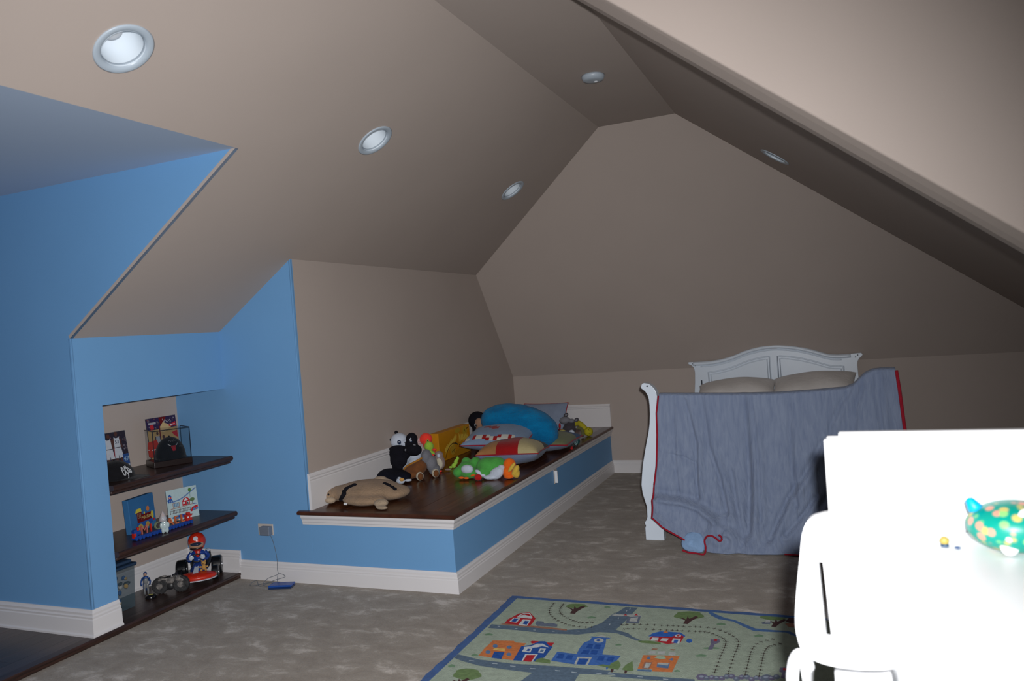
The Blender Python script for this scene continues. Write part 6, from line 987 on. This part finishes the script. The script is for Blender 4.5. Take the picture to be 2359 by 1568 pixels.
# wooden letter train
t = thing('letter_train', 'wooden toy train with coloured letter cars along the middle shelf', 'toy train', (0, 0, 0))
cols = {'R': pl('toy_red', (.50,.02,.01), .4), 'B': pl('toy_blue', (.01,.05,.28), .4), 'O': pl('toy_orange', (.55,.14,.05), .4), 'P': pl('toy_coral', (.42,.12,.10), .4), 'G': pl('toy_sage', (.18,.22,.14), .4)}
def car(x, body, col, letter=None):
    c = obj('car', (lambda bm: (box(bm, x-.021, x+.021, -.012, .012, .012, .020), bm)[1])(B()), cols['B'], t, bevel=.002)
    for sx in (-.013, .013):
        bm = B(); cyl(bm, (x+sx, -.016, .010), (x+sx, .016, .010), .0098, 16); obj('wheel', bm, cols['B'], c, smooth=False)
    if letter: text('letter', letter, .062, ((x, -.002, .042), (1, 0, 0), (0, 0, 1)), cols[col], c, ext=.006)
    return c
seq = [('M','P'), ('I','R'), ('C','G'), ('H','B'), ('A','O'), ('E','O'), ('L','O')]
bm = B(); box(bm, -.022, .022, -.014, .014, .012, .022); box(bm, -.022, -.002, -.012, .012, .022, .058); cyl(bm, (0, 0, .036), (.022, 0, .036), .013, 16)
e_ = obj('engine', bm, cols['B'], t, bevel=.0015)
bm = B(); box(bm, -.0225, -.012, -.0125, .0125, .014, .040); obj('engine_front', bm, cols['R'], e_, bevel=.0015, label='orange-red front of the engine')
bm = B(); cyl(bm, (.012, 0, .048), (.012, 0, .066), .005, 12, .008); obj('funnel', bm, cols['R'], e_)
for sx in (-.012, .012):
    bm = B(); cyl(bm, (sx, -.018, .010), (sx, .018, .010), .0098, 16); obj('wheel', bm, cols['B'], e_)
for k, (l, c_) in enumerate(seq): car(.050+k*.046, None, c_, l)
k = 7; x_ = .050+k*.046
bm = B(); box(bm, x_-.020, x_+.020, -.012, .012, .020, .050); box(bm, x_-.024, x_+.024, -.015, .015, .050, .054); box(bm, x_-.009, x_+.009, -.010, .010, .054, .066)
c_ = obj('caboose', bm, cols['R'], t, bevel=.0015)
for sx in (-.012, .012):
    bm = B(); cyl(bm, (x_+sx, -.016, .010), (x_+sx, .016, .010), .0098, 16); obj('wheel', bm, cols['B'], c_)
    bm = B(); box(bm, x_+sx-.005, x_+sx+.005, -.0135, -.0118, .036, .044); obj('window', bm, PLASTW, c_)
place(t, -3.905, 3.310, S2_+.0005, math.radians(86.5)); t.scale = (1.02, 1, 1.12)
t = thing('ceramic_figure', 'small white ceramic figure in a pointed hat in front of the toy train', 'figurine', (0, 0, 0))
IRI = mat('pearl_glaze', (.40,.46,.52), .15, .6, col2=(.46,.36,.34), vscale=30, coat=.5)
bm = B(); lathe(bm, [(.026, .078), (.020, .098), (.010, .122), (.002, .140)], (-.006, 0, 0), (0, 0, 1), 24); obj('hat', bm, IRI, t, smooth=True)
blob('body', [(0,0,.048,.020,.016,.026),(0,0,.066,.017,.015,.016),(-.010,0,.020,.011,.012,.021),(.012,0,.020,.011,.012,.021),(.021,-.003,.05,.007,.008,.018),(-.021,-.003,.05,.007,.008,.018)], mat('white_glaze', (.42,.52,.54), .2, .6), t, .003)
bead('head', (0, 0, .085), .017, IRI, t); bead('eye', (.010, -.014, .087), .003, EYEB, t)
place(t, -3.850, 3.470, S2_, math.radians(55))
# ------------------------------------------------------------------ bottom level
t = thing('storage_bin', 'clear plastic bin with a dark blue lid at the left of the bottom level', 'storage bin', (0, 0, 0))
def frus(bm, a, b2, z0, z1, k, th=None):
    vs = [bm.verts.new(p) for p in [(-a,-b2,z0),(a,-b2,z0),(a,b2,z0),(-a,b2,z0),(-a*k,-b2*k,z1),(a*k,-b2*k,z1),(a*k,b2*k,z1),(-a*k,b2*k,z1)]]
    for f in ((0,3,2,1),(0,1,5,4),(1,2,6,5),(2,3,7,6),(3,0,4,7)): bm.faces.new([vs[i] for i in f])
bm = B(); frus(bm, .118, .155, 0.002, .255, 1.07); obj('tub', bm, BINP, t)
bm = B(); box(bm, -.138, .138, -.178, .178, .252, .270); box(bm, -.118, .118, -.158, .158, .270, .292); obj('lid', bm, pl('navy_lid', (.015,.035,.075), .4), t, bevel=.008)
place(t, -4.112, 3.180, S3, 0)
rnd = random.Random(9); bm = B(); MATS = [pl('toy_bits_red', (.35,.03,.01)), pl('toy_bits_blue', (.01,.07,.25)), pl('toy_bits_yellow', (.45,.28,.05)), pl('toy_bits_grey', (.22,.22,.2)), pl('toy_bits_dark', (.015,.015,.02)), pl('toy_bits_white', (.5,.5,.48))]
for k in range(150):
    px, py, pz = rnd.uniform(-.10,.10), rnd.uniform(-.135,.135), rnd.uniform(.012,.18)
    n0 = len(bm.faces); ell(bm, (px, py, pz), (rnd.uniform(.008,.024), rnd.uniform(.006,.016), rnd.uniform(.006,.014)), (rnd.random()*3, rnd.random()*3, rnd.random()*3), 8, 5)
    bm.faces.ensure_lookup_table(); mi = rnd.choice([0,1,1,2,3,4,4,4,5])
    for f in bm.faces[n0:]: f.material_index = mi
for v in bm.verts: v.co += Vector((-4.112, 3.180, S3+.004)); v.co.z = max(v.co.z, S3+.004)
o = obj('toy_heap', bm, MATS, None, kind='stuff'); tag(o, 'jumble of small coloured toys inside the clear bin', 'toys')
t = thing('action_figure', 'small blue and grey toy figure standing beside the clear bin', 'toy figure', (0, 0, 0))
FB = pl('figure_blue', (.01,.05,.20)); FG = pl('figure_grey', (.16,.17,.18))
blob('body', [(0,0,.088,.016,.011,.024),(-.008,0,.058,.009,.009,.022),(.008,0,.058,.009,.009,.022),(-.010,0,.026,.007,.008,.026),(.010,0,.026,.007,.008,.026)], FG, t, .0025)
blob('cape', [(0,.010,.095,.020,.007,.022),(-.010,.014,.055,.012,.006,.045),(0,0,.112,.019,.011,.009)], FB, t, .003)
h_ = bead('head', (0,-.001,.132), 0, pl('figure_skin', (.35,.20,.14)), t, (.010,.010,.012)); bead('hood', (0,.002,.137), 0, FB, h_, (.0112,.0105,.0105))
for s in (-1, 1):
    bm = B(); tube(bm, [(s*.018,0,.108),(s*.027,-.004,.085),(s*.024,-.014,.066)], [.006,.005,.005], 8); obj('arm', bm, FB, t, smooth=True)
place(t, -4.100, 3.515, S3, math.radians(40))
t = thing('toy_disc', 'small black toy with a yellow mark lying in front of the blue figure', 'toy', (0, 0, 0))
bm = B(); lathe(bm, [(.030, 0), (.034, .006), (.028, .018), (.012, .022), (0, .0225)], (0, 0, 0), (0, 0, 1), 28); obj('body', bm, pl('toy_black', (.008,.008,.010), .2), t, smooth=True)
bm = B(); box(bm, -.012, .012, -.004, .004, .0205, .0235); obj('yellow_mark', bm, pl('mark_yellow', (.5,.45,.05)), t, bevel=.001)
place(t, -4.02, 3.475, S3, .5)
# grey toy quad bike
t = thing('toy_quad_bike', 'grey and black toy motorbike with chunky tyres in front of the kart', 'toy vehicle', (0, 0, 0))
TYR = mat('toy_tyre', (.03,.03,.032), .7, .3, var=.3, vscale=60, bump=.5, bscale=120); CAM_ = mat('grey_camo', (.05,.05,.052), .5, .4, col2=(.24,.22,.205), vscale=45); CHR = mat('chrome', (.4,.42,.45), .2, .6, metal=.9)
def wheel(x, y, z, r_, w_, par, m=TYR, hub=CHR):
    bm = B(); lathe(bm, [(r_*.55, -w_/2), (r_*.88, -w_/2), (r_, -w_*.36), (r_, w_*.36), (r_*.88, w_/2), (r_*.55, w_/2)], (x, y, z), (1, 0, 0), 32, cap=True); o = obj('wheel', bm, m, par, bevel=.001)
    bm = B(); lathe(bm, [(r_*.5, -w_/2-.001), (r_*.5, -w_/2+.002), (r_*.2, -w_/2-.003), (.001, -w_/2-.004)], (x, y, z), (1, 0, 0), 20, cap=False); obj('hub', bm, hub, o, smooth=True)
    bm = B()
    for k in range(18):
        a = k*math.pi/9; c_ = Vector((x, y+math.cos(a)*r_, z+math.sin(a)*r_)); vs = box(bm, -w_*.42, w_*.42, -.0025, .0025, -.002, .002); bmesh.ops.rotate(bm, verts=vs, cent=(0,0,0), matrix=Matrix.Rotation(a+math.pi/2, 3, 'X')); bmesh.ops.translate(bm, verts=vs, vec=c_)
    obj('tread', bm, m, o)
    return o
wheel(-.006, -.062, .052, .050, .032, t, hub=CAM_); wheel(-.006, .066, .052, .050, .036, t, hub=CAM_)
blob('fairing', [(-.006,-.055,.085,.022,.045,.020,(.35,0,0)),(-.006,.0,.078,.018,.05,.022),(-.006,.058,.092,.020,.045,.018,(-.3,0,0))], CAM_, t, .004)
blob('engine', [(-.006,.005,.045,.020,.030,.026)], mat('toy_engine', (.02,.02,.022), .4), t, .004)
bm = B(); tube(bm, [(-.050,-.030,.125),(-.006,-.040,.118),(.038,-.030,.125)], .004, 8); cyl(bm, (-.006,-.052,.046), (-.006,-.038,.120), .004, 8); obj('handlebar', bm, mat('bar_black', (.01,.012,.02), .4), t, smooth=True)
bm = B(); box(bm, -.024, .012, .0, .06, .098, .106); obj('seat', bm, mat('seat_black', (.01,.01,.012), .5), t, bevel=.004)
for xx in (-.020, .008):
    bm = B(); cyl(bm, (xx, -.052, .046), (xx, -.038, .11), .0028, 8); obj('fork', bm, CHR, t)
place(t, -3.965, 3.590, S3, math.radians(118), ry=0)
# red toy kart with a plain helmeted driver
t = thing('toy_kart', 'large red toy go-kart with thick black wheels on the bottom level', 'toy vehicle', (0, 0, 0))
KR = pl('kart_red', (.50,.022,.008), .25); KB = pl('kart_blue', (.01,.04,.22), .3); KW = pl('kart_white', (.5,.55,.62), .3); TY2 = mat('smooth_tyre', (.006,.007,.009), .25, .5, var=.2)
def w2(x, y, z, r_, w_):
    bm = B(); lathe(bm, [(r_*.35, -w_/2), (r_*.85, -w_/2), (r_*.97, -w_*.42), (r_, -w_*.3), (r_, w_*.3), (r_*.97, w_*.42), (r_*.85, w_/2), (r_*.35, w_/2)], (x, y, z), (1, 0, 0), 40); o = obj('wheel', bm, TY2, t, smooth=False, bevel=.002)
    bm = B(); cyl(bm, (x-w_/2-.002, y, z), (x+w_/2+.002, y, z), r_*.3, 16); obj('hub', bm, CHR, o)
w2(-.112, .075, .063, .062, .064); w2(.112, .075, .063, .062, .064); w2(-.112, -.050, .047, .0465, .042); w2(.112, -.050, .047, .0465, .042)
bm = B(); ell(bm, (0, -.112, .052), (.128, .072, .028), seg=40, ring=16)
for v in bm.verts: v.co.z = max(v.co.z, .038)
obj('nose', bm, KR, t, smooth=True)
bm = B(); ell(bm, (0, -.112, .037), (.131, .075, .007), seg=40, ring=10); obj('bumper', bm, KW, t, smooth=True)
bm = B(); prism(bm, [(-.020,-.176),(.020,-.176),(.016,-.12),(.013,-.06),(.010,-.02),(-.010,-.02),(-.013,-.06),(-.016,-.12)], lambda x, y: (x, y, .0795-.36*max(0,-.125-y)+.40*max(0, y+.105)), lambda x, y: (x, y, .0825-.36*max(0,-.125-y)+.40*max(0, y+.105))); obj('stripe', bm, KW, t, label='white centre stripe')
bm = B(); prism(bm, [(-.004,-.10),(.005,-.10),(.005,-.03),(-.004,-.03)], lambda x, y: (x, y, .0828+.40*max(0, y+.105)), lambda x, y: (x, y, .0838+.40*max(0, y+.105))); obj('stripe', bm, KB, t, label='thin blue stripe')
blob('cowl', [(0,-.03,.085,.034,.065,.030,(.35,0,0)),(0,.03,.06,.055,.08,.032)], KB, t, .005)
blob('seat', [(0,.095,.10,.050,.020,.060),(0,.06,.065,.05,.05,.02)], mat('seat_dark', (.012,.012,.016), .5), t, .005)
for s in (-1, 1):
    bm = B(); tube(bm, catmull([(s*.04,.10,.05),(s*.055,.15,.08),(s*.052,.165,.125),(s*.05,.15,.15)], 5), .014, 12); o = obj('exhaust', bm, mat('exhaust_dark', (.03,.035,.045), .3, metal=.4), t, smooth=True)
    bm = B(); lathe(bm, [(.0145,0),(.017,.003),(.017,.008),(.010,.010)], (s*.05,.150,.148), (0,-.3,1), 20); obj('exhaust_ring', bm, KW, o, smooth=True)
bm = B(); tube(bm, [(.030*math.cos(a*.3927), -.012+.010*math.sin(a*.3927), .146+.024*math.sin(a*.3927)) for a in range(16)], .005, 8, closed=True); obj('steering_wheel', bm, mat('steering_black', (.01,.01,.012), .4), t, smooth=True)
KMX = XF(-3.985, 3.835, S3, 0, 0, math.radians(38)); t.matrix_basis = KMX
t = thing('toy_driver', 'toy driver in a red helmet and blue suit seated in the kart', 'toy figure', (0, 0, 0))
blob('body', [(0,.055,.135,.038,.028,.048),(0,.05,.10,.036,.034,.026),(0,.052,.165,.044,.026,.022)], KB, t, .004)
blob('collar', [(0,.040,.178,.022,.014,.012),(0,.030,.160,.016,.008,.020)], pl('driver_red', (.45,.02,.01)), t, .003)
for s in (-1, 1):
    bm = B(); tube(bm, catmull([(s*.042,.052,.168),(s*.062,.040,.140),(s*.050,.010,.128),(s*.034,-.008,.146)], 5), [.014]*6+[.012]*10, 12); a_ = obj('arm', bm, KB, t, smooth=True)
    blob('glove', [(s*.036,-.010,.150,.016,.014,.019),(s*.030,-.018,.162,.007,.007,.009),(s*.038,-.020,.158,.007,.007,.009),(s*.045,-.016,.152,.006,.007,.009),(s*.024,-.012,.150,.006,.006,.009)], KW, a_, .0028)
h_ = blob('helmet', [(0,.040,.246,.057,.058,.060),(0,.036,.222,.050,.052,.040)], KR, t, .005)
bm = B(); ell(bm, (0, .012, .232), (.046, .036, .032), seg=24, ring=14); obj('visor', bm, pl('visor_tan', (.42,.24,.15), .25), h_, smooth=True, label='tan visor opening')
bm = B(); ell(bm, (0, -.012, .238), (.036, .018, .013), seg=24, ring=12); obj('goggles', bm, pl('goggle_lens', (.02,.03,.06), .1), h_, smooth=True, label='dark goggles')
bm = B(); tube(bm, [(.044*math.sin(-1+.2*k), .010-.034*math.cos(-1+.2*k), .210) for k in range(11)], .005, 8); obj('chin_bar', bm, pl('chin_black', (.01,.008,.008), .3), h_, smooth=True)
bm = B(); lathe(bm, [(.015, 0), (.015, .002), (0, .0025)], (0, -.014, .276), (0, -1, .55), 24); obj('white_badge', bm, KW, h_)
t.matrix_basis = KMX
t = thing('bear_toy', 'tiny golden bear sitting on the red nose of the kart', 'toy', (0, 0, 0))
GB = fab('golden_plush', (.45,.25,.07), .1, 60, .4, 200)
blob('body', [(0,0,.022,.015,.012,.018)], GB, t, .0025); hd = bead('head', (0,-.002,.050), .015, GB, t)
for s in (-1, 1): bead('ear', (s*.011,0,.064), .005, GB, hd); bead('arm', (s*.020,-.006,.026), 0, GB, t, (.010,.006,.006)); bead('leg', (s*.014,-.014,.009), 0, GB, t, (.008,.010,.008))
bead('nose', (0,-.017,.048), .003, EYEB, hd)
t.matrix_basis = KMX @ XF(.048, -.085, .0765, 0, 0, -.1)
t = thing('clear_toy', 'tiny clear lilac plastic toy standing at the back by the white baseboard', 'toy', (0, 0, 0))
LIL = pl('lilac_plastic', (.30,.30,.48), .2)
bm = B(); tube(bm, [(.014*math.cos(k*.5236), 0, .020+.014*math.sin(k*.5236)) for k in range(12)], .004, 8, closed=True); obj('ring', bm, LIL, t, smooth=True)
bm = B(); box(bm, -.010, .012, -.006, .006, 0, .008); box(bm, .02, .07, -.004, .004, 0, .02); obj('stand', bm, LIL, t, bevel=.002)
place(t, -4.19, 3.69, S3, math.radians(70))
